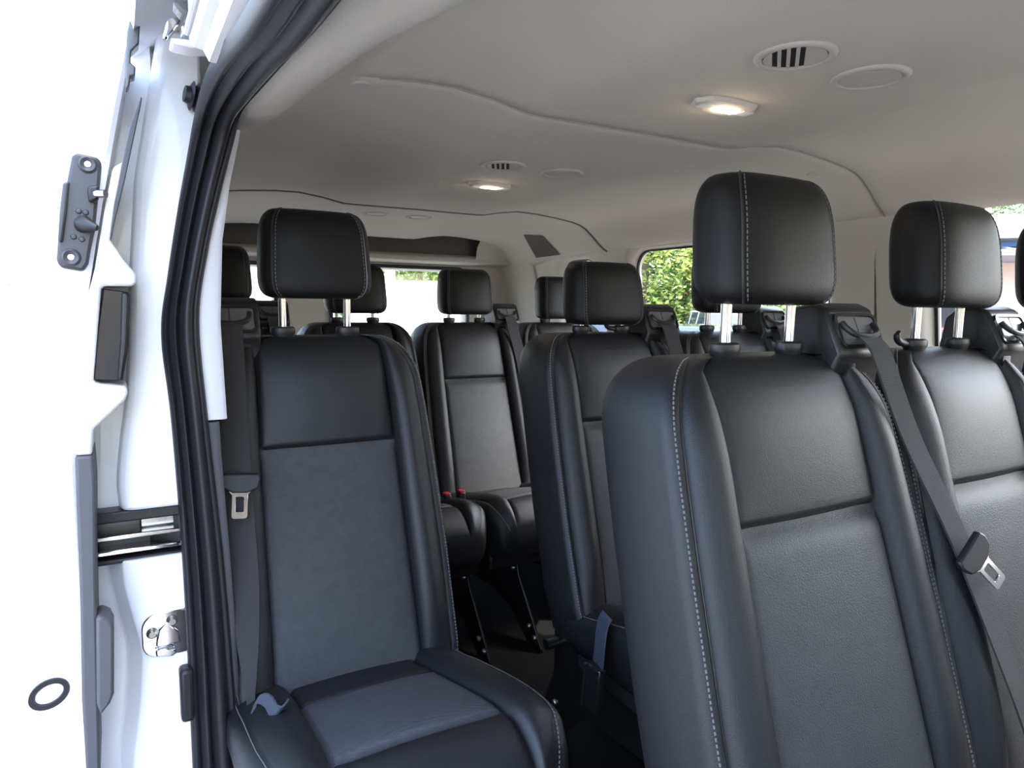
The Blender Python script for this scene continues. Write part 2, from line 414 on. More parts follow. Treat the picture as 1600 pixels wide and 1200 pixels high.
# rear wall with two door windows
def rear_wall():
    mb = MB(); Y0 = 3.30
    cells = [(-.93, -.20, (-.72, -.335, .58, 1.235, .07)), (-.20, .93, (-.07, .635, .58, 1.245, .06))]
    panes = []
    for x0, x1, (xa, xb, za, zb, rr) in cells:
        cx, cz = (xa+xb)/2, (za+zb)/2
        hole = [(cx+a, cz+b) for a, b in rrect(xb-xa, zb-za, rr, 12)]; out = []
        for a, b in hole:
            dx, dz = a-cx, b-cz
            t = min(((x1-cx) if dx > 0 else (cx-x0))/max(abs(dx), 1e-6), ((1.45-cz) if dz > 0 else cz)/max(abs(dz), 1e-6)); out.append((cx+dx*t, cz+dz*t))
        for c in ((x1, 1.45), (x0, 1.45), (x0, 0), (x1, 0)):
            k = min(range(len(out)), key=lambda i: (out[i][0]-c[0])**2+(out[i][1]-c[1])**2); out[k] = c
        mb.loft([[Vector((a, Y0, b)) for a, b in out], [Vector((a, Y0, b)) for a, b in hole], [Vector((cx+(a-cx)*.98, Y0+.05, cz+(b-cz)*.97)) for a, b in hole], [Vector((a, Y0+.05, b)) for a, b in out]], True, False, False)
        panes.append((cx, cz, xb-xa, zb-za, rr))
    w = mb.build('wall_rear', 'trim'); tag(w, 'pale rear door panels with windows behind the last row', kind='structure')
    for i, (cx, cz, ww, hh, rr) in enumerate(panes):
        root = empty('window_%d' % (8+i)); tag(root, ['narrow rear door window on the door side', 'wide rear door window behind the last row'][i], kind='structure')
        lo = rrect(ww*.98, hh*.97, rr, 10); li = rrect(ww*.98-.03, hh*.97-.03, rr-.012, 10)
        g = MB(); g.prism([(cx+a, Y0+.03, cz+b) for a, b in lo], (0, .004, 0)); g.build('pane', 'glass', root, smooth=False)
        s_ = MB(); so = rrect(ww+.03, hh+.03, rr+.01, 10); si = rrect(ww-.004, hh-.004, rr, 10)
        s_.ring([(cx+a, Y0-.012, cz+b) for a, b in so], [(cx+a, Y0-.012, cz+b) for a, b in si], (0, .014, 0)); s_.build('window_seal', 'rubber', root, smooth=False)
rear_wall()
# cab front: low bulkhead (dash height), windscreen pillars, open glass above
mb = MB().box((-.93, -1.42, 0), (.98, -1.35, .80)); o = mb.build('wall_front', 'plastic', smooth=False); tag(o, 'black dashboard bulkhead at the cab front', kind='structure')
mb = MB().prism([(-.93, -1.38, .80), (.95, -1.38, .80), (.86, -1.34, 1.42), (-.86, -1.34, 1.42)], (0, -.005, 0)); o = mb.build('window_10', 'glass', smooth=False); tag(o, 'windscreen at the cab front', kind='structure')

# ------------------------------------------------------------------ door opening: seal, pillar trim, jamb
inn = [(-.800, 1.2, -.10), (-.806, 1.2, .10), (-.811, 1.2, .27), (-.824, 1.2, .608), (-.842, 1.2, .879), (-.849, 1.2, 1.034), (-.833, 1.2, 1.14), (-.811, 1.195, 1.235), (-.795, 1.175, 1.30), (-.785, 1.125, 1.347), (-.776, 1.02, 1.356), (-.771, .85, 1.352), (-.770, .67, 1.343), (-.770, .2, 1.338), (-.770, -.3, 1.335)]
out = [(-.884, 1.2, -.10), (-.884, 1.2, .10), (-.884, 1.2, .27), (-.886, 1.2, .608), (-.894, 1.2, .870), (-.903, 1.2, 1.010), (-.890, 1.2, 1.105), (-.872, 1.2, 1.205), (-.858, 1.19, 1.272), (-.848, 1.15, 1.326), (-.844, 1.05, 1.348), (-.842, .92, 1.346), (-.842, .68, 1.320), (-.842, .2, 1.31), (-.842, -.3, 1.305)]
nrm = [(0, -1, 0)]*7 + [(0, -.97, -.2), (0, -.85, -.5), (.05, -.5, -.85), (.15, -.15, -.97), (.2, 0, -.98), (.25, 0, -.97), (.25, 0, -.97), (.25, 0, -.97)]
SI, SO, SN = smooth_path(inn, 6), smooth_path(out, 6), smooth_path(nrm, 6)
prof = [(-.02, -.012), (-.02, .001), (.03, .007), (.09, .009), (.15, .006), (.19, .001), (.24, .003), (.29, .011), (.34, .0125), (.39, .009), (.43, .001), (.47, .003), (.52, .013), (.58, .0185), (.65, .020), (.72, .018), (.78, .012), (.82, .005), (.87, .004), (.93, .007), (.98, .004), (1.01, -.004), (1.0, -.014)]
mb = MB(); mb.loft([[o_.lerp(i_, s_) + n_.normalized()*h_ for s_, h_ in prof] for i_, o_, n_ in zip(SI, SO, SN)], True)
seal = mb.build('trim_2', 'rubber', angle=70); tag(seal, 'black ribbed rubber weatherstrip around the sliding door opening', kind='structure')

def zx(path, z):
    tab = [(p.z, p.x) for p in path if p.y > 1.17]; return interp(tab, z)
def pillar_trim(name, z0, z1, m, label, top=False):
    mb = MB(); loops = []
    for i in range(25):
        z = z0+(z1-z0)*i/24; xi = zx(SI, z) - .004
        xr = interp([(-.1, -.792), (.27, -.803), (.6, -.813), (.80, -.822), (.869, -.824), (.871, -.812), (1.03, -.817), (1.16, -.810), (1.25, -.796), (1.33, -.778)], z)
        loops.append([Vector((xi, 1.212, z)), Vector((xi+.004, 1.203, z)), Vector((xr-.006, 1.203, z)), Vector((xr, 1.209, z)), Vector((xr-.01, 1.30, z)), Vector((xr-.07, 1.38, z)), Vector((-.99, 1.38, z)), Vector((-.99, 1.34, z)), Vector((xi-.02, 1.225, z))])
    mb.loft(loops); o = mb.build(name, m, angle=50); tag(o, label, kind='structure')
pillar_trim('trim_3', .872, 1.335, 'wtrim', 'pale upper pillar trim between the black door seal and the cabin')
pillar_trim('trim_4', -.02, .868, 'gtrim', 'dark grey lower pillar trim between the door seal and the belt')

# white jamb of the body, in front view beside the seal
jamb = empty('wall_door_jamb'); jamb.name = 'wall_jamb'; tag(jamb, 'white painted door jamb between the seal and the open sliding door', kind='structure')
def px_plate(pts, Y, d, name, m, parent, bevel=.004, smooth=True):
    mb = MB(); mb.prism([at(x, y, Y=Y) for x, y in pts], (0, d, 0))
    return mb.build(name, m, parent, smooth=smooth, bevel=bevel)
# upper jamb: strip following the seal's outer line
mb = MB(); loops = []
for i in range(40):
    z = .735 + (1.47-.735)*i/39; xo = zx(SO, min(z, 1.33)) + .02
    xl = interp([(.735, -.972), (.78, -.975), (.84, -.968), (.92, -.955), (1.08, -.945), (1.25, -.930), (1.47, -.89)], z)
    loops.append([Vector((xo, 1.207, z)), Vector((xl+.02, 1.207, z)), Vector((xl+.006, 1.213, z)), Vector((xl, 1.227, z)), Vector((xl, 1.30, z)), Vector((xo, 1.30, z))])
mb.loft(loops); mb.build('upper_jamb', 'white', jamb, bevel=.006)
# set-back outer flange of the pillar
mb = MB(); loops = []
for i in range(30):
    z = .735 + (1.47-.735)*i/29
    xl = interp([(.735, -1.06), (1.0, -1.04), (1.25, -.99), (1.47, -.93)], z)
    loops.append([Vector((-.90, 1.250, z)), Vector((xl, 1.250, z)), Vector((xl, 1.33, z)), Vector((-.90, 1.33, z))])
mb.loft(loops); mb.build('outer_flange', 'white', jamb, smooth=False)
px_plate([(157, 640), (196, 622), (195, 742), (176, 728), (157, 724)], 1.249, -.0015, 'paper_label', 'carwhite', jamb, bevel=0, smooth=False)
# lower jamb with a soft vertical crease
crease = [(-.2, .0), (.10, -.985), (.30, -.985), (.40, -.978), (.49, -.960), (.56, -.965), (.62, -.978), (.645, -.985)]
mb = MB(); loops = []
for i in range(40):
    z = -.15 + (.655+.15)*i/39; xo = zx(SO, z)+.02
    xc = interp([(-.2, -.96), (.25, -.966), (.31, -.972), (.42, -.956), (.50, -.950), (.56, -.962), (.62, -.972), (.66, -.972)], z)
    loops.append([Vector((xo, 1.207, z)), Vector((xc+.012, 1.207, z)), Vector((xc, 1.214, z)), Vector((xc-.008, 1.235, z)), Vector((xc-.02, 1.25, z)), Vector((-1.04, 1.255, z)), Vector((-1.06, 1.30, z)), Vector((xo, 1.30, z))])
mb.loft(loops); mb.build('lower_jamb', 'white', jamb, bevel=.003)
# rail slot across the jamb: channel back, flanges, bright lip, screw
zt, zb = .735, .655
rail = empty('centre_rail'); rail.parent = jamb
mb = MB().box((-1.07, 1.29, zb-.01), (-.865, 1.30, zt+.01)); mb.build('channel_back', 'plate', rail, smooth=False)
mb = MB().box((-1.07, 1.215, zt-.018), (-.865, 1.295, zt)); mb.build('upper_flange', 'plastic', rail, bevel=.003)
mb = MB().box((-1.07, 1.235, zb+.028), (-.865, 1.295, zb+.036)); mb.build('guide_strip', 'steel', rail, bevel=.002)
mb = MB().box((-1.07, 1.222, zb+.008), (-.865, 1.295, zb+.016)); mb.build('chrome_lip', 'chrome', rail, bevel=.002)
mb = MB().box((-1.07, 1.215, zb-.004), (-.865, 1.295, zb+.003)); mb.build('lower_flange', 'plastic', rail, bevel=.002)
mb = MB().box((-.945, 1.26, zb+.036), (-.885, 1.292, zb+.058)); mb.build('stop_block', 'steel', rail, bevel=.003)
mb = MB().lathe([(.0005, -.004), (.007, -.004), (.008, 0), (.0005, 0)], (-.913, 1.258, zb+.052), (0, -1, 0), 16); mb.build('screw', 'bolt', rail)
mb = MB(); mb.tube([at(193, 850, Y=1.285), at(200, 853, Y=1.283)], .004, 8); mb.build('rivet', 'steel', rail)
# plated striker plate on the lower jamb
st = empty('striker_plate'); st.parent = jamb
c = at(266, 987, Y=1.205)
pts = [(c.x+a, 1.199, c.z+b) for a, b in [(p[0], p[1]) for p in rrect(.082, .074, .024, 8)]]
MB().prism(pts, (0, .008, 0)).build('plate', 'chrome', st, bevel=.002)
px_plate([(243, 1012), (247, 985), (262, 972), (280, 985), (283, 1005), (262, 1008)], 1.192, .008, 'striker_claw', 'chrome', st, bevel=.003)
px_plate([(243, 1018), (272, 1012), (278, 1020), (268, 1027), (244, 1028)], 1.185, .014, 'striker_lip', 'chrome', st, bevel=.003)
for x, y in ((269, 970), (238, 990)):
    p = at(x, y, Y=1.198); MB().lathe([(.0005, .006), (.005, .006), (.008, .002), (.009, 0), (.0005, 0)], p, (0, -1, 0), 16).build('bolt', 'bolt', st)
p = at(290, 1085, Y=1.19); MB().box((p.x-.008, 1.180, p.z-.045), (p.x+.012, 1.21, p.z+.045)).build('rubber_bumper', 'rubber', jamb, bevel=.006)
# ribbed rubber buffer high on the jamb
b0, b1 = at(288, 146, Y=1.19), at(325, 158, Y=1.195)
mb = MB(); d = (b1-b0); pr_ = [(.0, .012), (.22, .014), (.24, .018), (.30, .022), (.36, .017), (.44, .016), (.52, .022), (.58, .017), (.66, .017), (.74, .023), (.80, .018), (.9, .018), (1.0, .023)]
mb.tube([b0 + d*t for t, r_ in pr_], [r_ for t, r_ in pr_], 20); mb.build('ribbed_buffer', 'rubber', jamb, angle=60)
# header above the opening (white), drip ridge and top rail
hd = empty('trim_5'); tag(hd, 'white door header with top rail and roller above the opening', kind='structure')
mb = MB(); loops = []
for y in (.94, .8, .7, .4, 0, -.45):
    k = sstep(1.05, 1.25, y)
    loops.append([Vector(p) for p in ((-.838, y, 1.349), (-.852, y, 1.350), (-.858, y, 1.362), (-.868, y, 1.364), (-.873, y, 1.372), (-.873, y, 1.46), (-.80, y, 1.46), (-.80, y, 1.40))])
mb.loft(loops); mb.build('header_panel', 'white', hd, angle=30)
mb = MB(); mb.tube([(-.876, y, 1.376) for y in (-.4, .3, .8, .93)], .004, 8); mb.build('drip_ridge', 'wtrim', hd)
arm = empty('roller_arm'); arm.parent = hd
px_plate([(268, 0), (334, 0), (332, 14), (318, 26), (300, 27), (282, 18)], .95, .03, 'arm', 'plate', arm, bevel=.004)
px_plate([(283, 38), (300, 28), (310, 34), (306, 56), (284, 54)], .98, .02, 'roller_fork', 'steel', arm, bevel=.003)
px_plate([(310, 42), (326, 34), (330, 44), (326, 62), (311, 58)], .99, .02, 'roller', 'plate', arm, bevel=.004)
px_plate([(262, 26), (280, 22), (284, 34), (270, 50), (262, 60), (254, 58)], .985, .015, 'hinge_tab', 'chrome', arm, bevel=.003)
px_plate([(266, 58), (330, 64), (332, 74), (300, 74), (268, 66)], .98, .04, 'shelf', 'white', arm, bevel=.004)
px_plate([(356, 12), (368, 0), (378, 0), (366, 18), (358, 20)], .93, .04, 'rail_stop', 'rubber', arm, bevel=.002)

# ------------------------------------------------------------------ sliding door, standing open along the outside of the body
door = empty('door_1', (-1.05, 1.13, -.25)); tag(door, 'open white sliding door seen at its leading edge', kind='structure')
def dpart(mb, name, m, parent=door, **k):
    for p in mb.v: p -= Vector((-1.05, 1.13, -.25)) if parent is door else Vector((0, 0, 0))
    return mb.build(name, m, parent, **k)
Yd = 1.13
mb = MB(); loops = []
xin = [(-.25, -1.018), (.2, -1.020), (.6, -1.020), (.84, -1.021), (.95, -1.012), (1.07, -.996), (1.2, -.972), (1.33, -.946), (1.45, -.92)]
xout = [(-.25, -1.12), (.2, -1.15), (.5, -1.16), (.8, -1.165), (.95, -1.16), (1.1, -1.14), (1.25, -1.10), (1.45, -1.03)]
for i in range(40):
    z = -.25 + 1.66*i/39; a, b = interp(xin, z), interp(xout, z)
    loops.append([Vector((a, Yd+.004, z)), Vector((a-.006, Yd-.002, z)), Vector((b+.03, Yd, z)), Vector((b+.008, Yd+.02, z)), Vector((b, Yd+.06, z)), Vector((b, Yd+1.25, z)), Vector((a-.02, Yd+1.25, z)), Vector((a, Yd+.2, z))])
dpart(mb.loft(loops), 'door_shell', 'white', angle=35)
def dplate(pts, Y, d, name, m, bevel=.004):
    mb = MB(); mb.prism([at(x, y, Y=Y) for x, y in pts], (0, d, 0)); return dpart(mb, name, m, bevel=bevel)
dplate([(117, 714), (145, 711), (149, 760), (150, 900), (154, 1080), (157, 1215), (135, 1215), (128, 1100), (124, 900), (119, 780)], Yd-.012, .12, 'lower_trim', 'gtrim')
dplate([(192, 252), (186, 300), (180, 330), (173, 376), (192, 405), (213, 428), (214, 442), (207, 447), (161, 447), (158, 452), (146, 594), (150, 600), (198, 605), (200, 615), (196, 625), (146, 671), (144, 711), (117, 712), (117, 640), (121, 560), (135, 470), (148, 420), (163, 330), (176, 262)], Yd-.012, .10, 'upper_trim', 'wtrim')
dplate([(161, 451), (200, 456), (203, 462), (200, 540), (193, 593), (190, 595), (146, 594), (152, 520)], Yd+.006, .07, 'grip_recess', 'gloss')
dplate([(190, 456), (200, 457), (203, 464), (199, 545), (192, 594), (183, 594), (188, 530)], Yd-.004, .02, 'grip_edge', 'plastic')
dplate([(220, 151), (222, 153), (212, 200), (195, 280), (179, 345), (173, 377), (171, 374), (178, 320), (190, 260), (203, 200)], Yd-.012, .03, 'edge_gap_shade', 'gtrim', bevel=.001)  # dark strip standing for the shaded gap between door trim and jamb
dplate([(222, 0), (243, 0), (243, 5), (228, 18), (219, 36), (217, 68), (205, 80), (204, 98), (212, 104), (211, 118), (204, 119), (202, 134), (197, 137), (196, 100), (198, 50), (206, 18)], Yd-.012, .03, 'upper_gap_shade', 'plate', bevel=.002)  # grey strip standing for the dark gap at the top of the door
dplate([(150, 966), (160, 964), (172, 969), (178, 981), (178, 1085), (172, 1100), (157, 1119), (151, 1100)], Yd-.02, .05, 'edge_bumper', 'gtrim')
# contact plate with two screws and two pins
cp = dplate([(112, 244), (119, 238), (152, 245), (159, 254), (156, 288), (152, 320), (148, 360), (142, 388), (138, 412), (130, 424), (95, 418), (88, 408), (90, 378), (96, 330), (104, 285)], Yd-.014, .016, 'contact_plate', 'satin', bevel=.004)
for (x0, y0) in ((137, 257), (111, 402)):
    p = at(x0, y0, Y=Yd-.014); dpart(MB().lathe([(.004, 0), (.004, .002), (.009, .004), (.011, .002), (.012, 0), (.004, -.001)], p, (0, -1, 0), 20), 'screw_washer', 'satin')
    dpart(MB().lathe([(.0004, .003), (.004, .003), (.005, 0), (.0004, 0)], p, (0, -1, 0), 12), 'screw', 'bolt')
dplate([(136, 290), (156, 289), (154, 314), (138, 316)], Yd-.026, .014, 'switch_block', 'plastic')
dpart(MB().tube([at(150, 303, Y=Yd-.022), at(165, 303, Y=Yd-.030)], .0055, 12), 'switch_pin', 'steel')
dpart(MB().tube([at(130, 350, Y=Yd-.016), at(139, 353, Y=Yd-.030), at(152, 356, Y=Yd-.034)], [.012, .008, .004], 14), 'guide_pin', 'plastic')
for x0, y0 in ((123, 330), (134, 332), (115, 370), (128, 374)):
    dpart(MB().lathe([(.0004, .003), (.0028, .0025), (.004, 0), (.0004, 0)], at(x0, y0, Y=Yd-.014), (0, -1, 0), 10), 'rivet', 'satin')
dplate([(98, 285), (108, 283), (104, 330), (98, 378), (90, 378), (93, 330)], Yd-.021, .01, 'plate_rib', 'satin', bevel=.003)
# round drain plug
p = at(77, 1083, Y=Yd)
tt = math.radians(-28)
def ell(rx, rz): return [(p.x + rx*math.cos(a)*math.cos(tt) - rz*math.sin(a)*math.sin(tt), p.z - (rx*math.cos(a)*math.sin(tt) + rz*math.sin(a)*math.cos(tt))) for a in [2*math.pi*k/28 for k in range(28)]]
mb = MB(); mb.loft([[Vector((a, Yd+.004, b)) for a, b in ell(.0265, .021)], [Vector((a, Yd-.005, b)) for a, b in ell(.026, .0205)], [Vector((a, Yd-.005, b)) for a, b in ell(.019, .0135)], [Vector((a, Yd+.002, b)) for a, b in ell(.0175, .012)]], True, False, True)
dpart(mb, 'drain_plug', 'rubber')
p = at(9, 440, Y=Yd); dpart(MB().lathe([(.0004, .003), (.005, .002), (.007, 0), (.0004, 0)], p, (0, -1, 0), 14), 'wax_plug', 'beige')

# ------------------------------------------------------------------ seats
LEAN = .31
def lean(z): return (z-.95)*LEAN
RC = .020
IN_T = [-1, -.975, -.94, -.88, -.78, -.64, -.45, -.23, 0, .23, .45, .64, .78, .88, .94, .975, 1]
BQ = [.05, .12, .22, .34, .48, .62, .76, .88, .96, 1]
def back_row(z):
    wi = interp([(.30, .140), (.37, .139), (.79, .132), (.97, .127)], z)
    w = interp([(.30, .212), (.39, .222), (.57, .222), (.75, .216), (.85, .211), (.93, .205)], z)
    t = max(0, min(1, (z-.905)/.092)); e = 1-math.sqrt(max(0, 1-t*t))
    w -= .075*e; wi = min(wi, w-.045)
    yf = -.050 + lean(z) + .040*e; yb = .104 + lean(z) - .066*e
    bulge = .020*sstep(.34, .5, z)*(1-.6*sstep(.86, .98, z)) + .004
    def ins(t_):
        x = t_*wi; g = .009*math.exp(-((abs(t_)-1)*wi/.0045)**2)
        up = math.sin(math.pi*min(1, max(0, (z-.79)/.235)))*.010 if z > .79 else math.sin(math.pi*min(1, max(0, (.79-z)/.50)))*.004
        cr = .015*math.exp(-((z-.787)/(.006 if z > .787 else .016))**2)*(1-.9*abs(t_)**14)
        return Vector((x, yf - .006*(1-t_*t_) - up*(1-t_**4) + g + cr, z))
    wf = w-RC
    def bol(q, s):
        x = wi+q*(wf-wi); dsp = -bulge*math.sin(math.pi*min(1, q**.75*1.0))**.75 - .003*q
        g = .009*math.exp(-(q*(wf-wi)/.0045)**2) + .005*math.exp(-((1-q)*(wf-wi)/.003)**2)
        return Vector((s*x, yf+dsp+g, z))
    row = [bol(q, -1) for q in reversed(BQ)] + [ins(t_) for t_ in IN_T] + [bol(q, 1) for q in BQ]
    cor = []
    for k in range(1, 6):
        a = R(90*k/5); cor.append((wf+RC*math.sin(a), yf-.003+RC*(1-math.cos(a))))
    side = [(w+.003, yf+.25*(yb-yf)+RC*.6), (w+.004, yf+.55*(yb-yf)), (w, yf+.78*(yb-yf)), (w-.004, yf+.91*(yb-yf)), (w-.014, yf+.975*(yb-yf)), (w-.034, yb), (w*.4, yb)]
    rt = [Vector((x, y, z)) for x, y in cor+side]; lf = [Vector((-x, y, z)) for x, y in reversed(cor+side)]
    return row + rt + lf           # closed loop
ZR = [.30, .33, .36, .39, .43, .48, .53, .58, .63, .67, .70, .72, .74, .752, .762, .770, .776, .781, .784, .787, .790, .793, .797, .803, .812, .825, .84, .86, .88, .90, .92, .935, .948, .958, .967, .975, .982, .988, .9925, .9955, .997]
def split_back():
    rows = [back_row(z) for z in ZR]; n = len(rows[0]); i0 = len(BQ); i1 = i0+len(IN_T)-1
    parts = {'shell': MB(), 'upper': MB(), 'lower': MB()}
    def addq(mb, r0, r1, c0, c1, closed=False):
        pass
    allv = [p for r_ in rows for p in r_]; fs = {'shell': [], 'upper': [], 'lower': []}
    zc = ZR.index(.787)
    for i in range(len(rows)-1):
        for j in range(n):
            k = (j+1) % n; q = (i*n+j, i*n+k, (i+1)*n+k, (i+1)*n+j)
            if i0 <= j < i1 and ZR[i+1] <= .960: fs['upper' if i >= zc else 'lower'].append(q)
            else: fs['shell'].append(q)
    fs['shell'].append(tuple(reversed(range(n)))); fs['shell'].append(tuple(range((len(rows)-1)*n, len(rows)*n)))
    res = {}
    for k, f in fs.items():
        used = sorted({i for q in f for i in q}); mp = {o: i for i, o in enumerate(used)}
        mb = MB(); mb.v = [allv[i].copy() for i in used]; mb.f = [tuple(mp[i] for i in q) for q in f]; res[k] = mb
    seam = [[r_[i] for r_ in rows] for i in (0, i1+len(BQ), n-2, i1+len(BQ)+2)]
    return res, seam
def stitches(mb, path, off=(0, 0, 0), sp=.0066, ln=.0038, r=.0007):
    path = [Vector(p)+Vector(off) for p in path]
    d = 0; nxt = sp/2
    for a, b in zip(path, path[1:]):
        L = (b-a).length
        if L < 1e-6: continue
        t = (b-a)/L
        while nxt <= d+L:
            c = a + t*(nxt-d); s_ = t.orthogonal().normalized()*r*1.2; u_ = t.cross(s_).normalized()*r*1.2; h = t*ln/2
            mb.add([c-h-s_, c-h+u_, c-h+s_, c-h-u_, c+h-s_, c+h+u_, c+h+s_, c+h-u_], [(0,1,2,3),(7,6,5,4),(0,4,5,1),(1,5,6,2),(2,6,7,3),(3,7,4,0)])
            nxt += sp
        d += L
SB, seamB = split_back()
ME = {}
for k, mnm in (('shell', 'leather'), ('upper', 'leather'), ('lower', 'insert')):
    ME['back_'+k] = SB[k]
mbs = MB(); ME['back_piping_a'], ME['back_piping_b'] = MB(), MB()
for s_, path, sp_ in zip((-1, 1), seamB, seamB[2:]):
    core = [p for p in path if p.z > .34]
    stitches(mbs, [p for p in sp_ if p.z > .34], (s_*.0004, -.0008, 0), r=.0009); ME['back_piping_a' if s_ < 0 else 'back_piping_b'].tube([p+Vector((0, .001, 0)) for p in core], .0022, 6)
ME['back_stitch'] = mbs
# cushion
CY = [-.19, -.21, -.24, -.27, -.29, -.305, -.315, -.321, -.326, -.331, -.338, -.35, -.38, -.42, -.46, -.50, -.53, -.548, -.558, -.564, -.568, -.572, -.578, -.588, -.60, -.615, -.63, -.642, -.652, -.659, -.664]
def cush_row(y):
    zt_ = interp([(-.664, .452), (-.60, .456), (-.52, .447), (-.42, .425), (-.32, .402), (-.26, .385), (-.19, .372)], y)
    w = interp([(-.664, .205), (-.60, .218), (-.45, .226), (-.19, .222)], y); wi = interp([(-.66, .138), (-.30, .118)], y)
    t = max(0, min(1, (-y-.56)/.106)); e = 1-math.sqrt(max(0, 1-t*t)); zt_ -= .085*e; w -= .03*e; zb_ = .275 + .03*e
    wi = min(wi, w-.04); wf = w-.022
    g1 = .010*(math.exp(-((y+.326)/.006)**2) + math.exp(-((y+.566)/.006)**2))
    def ins(t_):
        g = .008*math.exp(-((abs(t_)-1)*wi/.0045)**2)
        return Vector((t_*wi, y, zt_ + .006*(1-t_*t_) - g - g1*(1-.9*abs(t_)**14)))
    def bol(q, s):
        x = wi+q*(wf-wi); return Vector((s*x, y, zt_ + .016*math.sin(math.pi*min(1, q**.8))**.8 - .008*math.exp(-(q*(wf-wi)/.0045)**2) - .004*q))
    row = [bol(q, -1) for q in reversed(BQ)] + [ins(t_) for t_ in IN_T] + [bol(q, 1) for q in BQ]
    cor = [(wf+.022*math.sin(R(90*k/5)), zt_-.004-.022*(1-math.cos(R(90*k/5)))) for k in range(1, 6)]
    side = [(w+.002, zt_-.06), (w-.004, zb_+.03), (w-.02, zb_+.004), (w-.05, zb_)]
    return row + [Vector((x, y, z)) for x, z in cor+side] + [Vector((-x, y, z)) for x, z in reversed(cor+side)]
def split_cush():
    rows = [cush_row(y) for y in CY]; n = len(rows[0]); i0 = len(BQ); i1 = i0+len(IN_T)-1
    allv = [p for r_ in rows for p in r_]; fs = {'shell': [], 'insert': []}
    for i in range(len(rows)-1):
        for j in range(n):
            k = (j+1) % n; q = (i*n+j, i*n+k, (i+1)*n+k, (i+1)*n+j)
            fs['insert' if (i0 <= j < i1 and -.566 <= CY[i+1] and CY[i] <= -.326) else 'shell'].append(q)
    fs['shell'].append(tuple(reversed(range(n)))); fs['shell'].append(tuple(range((len(rows)-1)*n, len(rows)*n)))
    res = {}
    for k, f in fs.items():
        used = sorted({i for q in f for i in q}); mp = {o: i for i, o in enumerate(used)}
        mb = MB(); mb.v = [allv[i].copy() for i in used]; mb.f = [tuple(mp[i] for i in q) for q in f]; res[k] = mb
    return res, [[r_[i] for r_ in rows] for i in (0, i1+len(BQ))]
SC, seamC = split_cush()
mbs = MB()
for s_, path in zip((-1, 1), seamC): stitches(mbs, path, (s_*.006, 0, .001))
ME['cush_shell'] = SC['shell']; ME['cush_insert'] = SC['insert']; ME['cush_stitch'] = mbs
# headrest, z = 0 at its underside
def head_loops():
    loops = []; H = .175
    for i in range(33):
        z = H*(.5-.5*math.cos(math.pi*i/32)); zn = z/H*2-1
        k = (1-abs(zn)**(4.6 if zn > 0 else 5.5))**(1/2.7)
        hw = (.1125 - .009*(z/H)**1.5)*(.66+.34*k)
        hd_ = (.056 - .010*max(0, zn)**2)*(.40+.60*k)
        loop = []
        for j in range(48):
            a = 2*math.pi*j/48; c_, s_ = math.cos(a), math.sin(a)
            ex = 3.8; q = (abs(c_)**ex + abs(s_)**ex)**(-1/ex)
            x = hw*q*c_; y = hd_*q*s_
            y += .006*(x/hw)**2*(1 if y < 0 else -.6)        # gently curved front and back
            loop.append(Vector((x, y + (z-.08)*.10, z)))
        loops.append(loop)
    return loops
HL = head_loops()
ME['head'] = MB().loft(HL)
mbs = MB(); ME['head_piping_a'], ME['head_piping_b'] = MB(), MB()
for j, s_ in ((31, -1), (41, 1)):
    jj = 30 if s_ < 0 else 42
    path = [l[jj] for l in HL[1:-1]]; nd = Vector((s_*.7, -.7, 0))
    ME['head_piping_a' if s_ < 0 else 'head_piping_b'].tube([p+nd*.0005 for p in path], .0016, 6)
    stitches(mbs, [l[jj]+nd*.0012 for l in HL[3:-3]], (-s_*.006, -.0022, 0), sp=.0075, ln=.0048)
    pb = [l for l in HL[2][12:37]] if s_ < 0 else None
ME['head_stitch'] = mbs
ME['post'] = MB().tube([(0, 0, -.02), (0, 0, .09)], .0076, 16)
ME['guide'] = MB().lathe([(.001, -.012), (.019, -.012), (.021, -.006), (.0235, -.002), (.0245, .003), (.0235, .009), (.020, .0115), (.0085, .012), (.0085, .008), (.001, .008)], (0, 0, 0), (0, 0, 1), 28, 1, .72)
ME['hook'] = MB().tube(smooth_path([(.0, 0, .002), (-.022, 0, .003), (-.040, 0, .005), (-.050, 0, .010), (-.052, 0, .018), (-.047, 0, .022)], 5), [.006]*11 + [.0055]*10 + [.0045]*5, 10)
# belt tower (for a +X shoulder): body, frame, two panels, guide
TF0, TF1 = Vector((0, -.046, .998)), Vector((0, -.016, 1.064))
tu = (TF1-TF0).normalized(); tn = Vector((0, -tu.z, tu.y)); tc_ = (TF0+TF1)/2
def tw(a, b, h=0): return tc_ + Vector((.170+a, 0, 0)) + tu*b + tn*h
body = [(-.030, .93), (-.034, .975), (-.046, .998), (-.016, 1.064), (.004, 1.072), (.040, 1.066), (.058, 1.050), (.066, 1.0), (.066, .92), (.03, .90)]
ME['tower'] = MB().prism([(.115, y, z) for y, z in body], (.110, 0, 0))
ro, ri = rrect(.098, .056, .012), rrect(.088, .046, .009)
ME['tower_frame'] = MB().ring([tw(a, b, 0) for a, b in ro], [tw(a, b, 0) for a, b in ri], tn*.004)
pp = MB()
ME['tower_panel_a'] = MB().prism([tw(a-.0222, b, 0) for a, b in rrect(.042, .043, .004, 3)], tn*.002)
ME['tower_panel_b'] = MB().prism([tw(a+.0222, b, 0) for a, b in rrect(.042, .043, .004, 3)], tn*.002)
ME['tower_guide'] = MB().tube(smooth_path([tw(-.036, .012, .004), tw(-.034, .000, .008), (tw(-.024, -.010, .012)), tw(0, -.014, .013), tw(.024, -.010, .012), tw(.034, .000, .008), tw(.036, .010, .004)], 5), .0048, 8)
ME['tower_tab'] = MB().prism([(.147+a, -.0385, .975+b) for a, b in rrect(.026, .020, .003, 3)], (0, .006, 0))
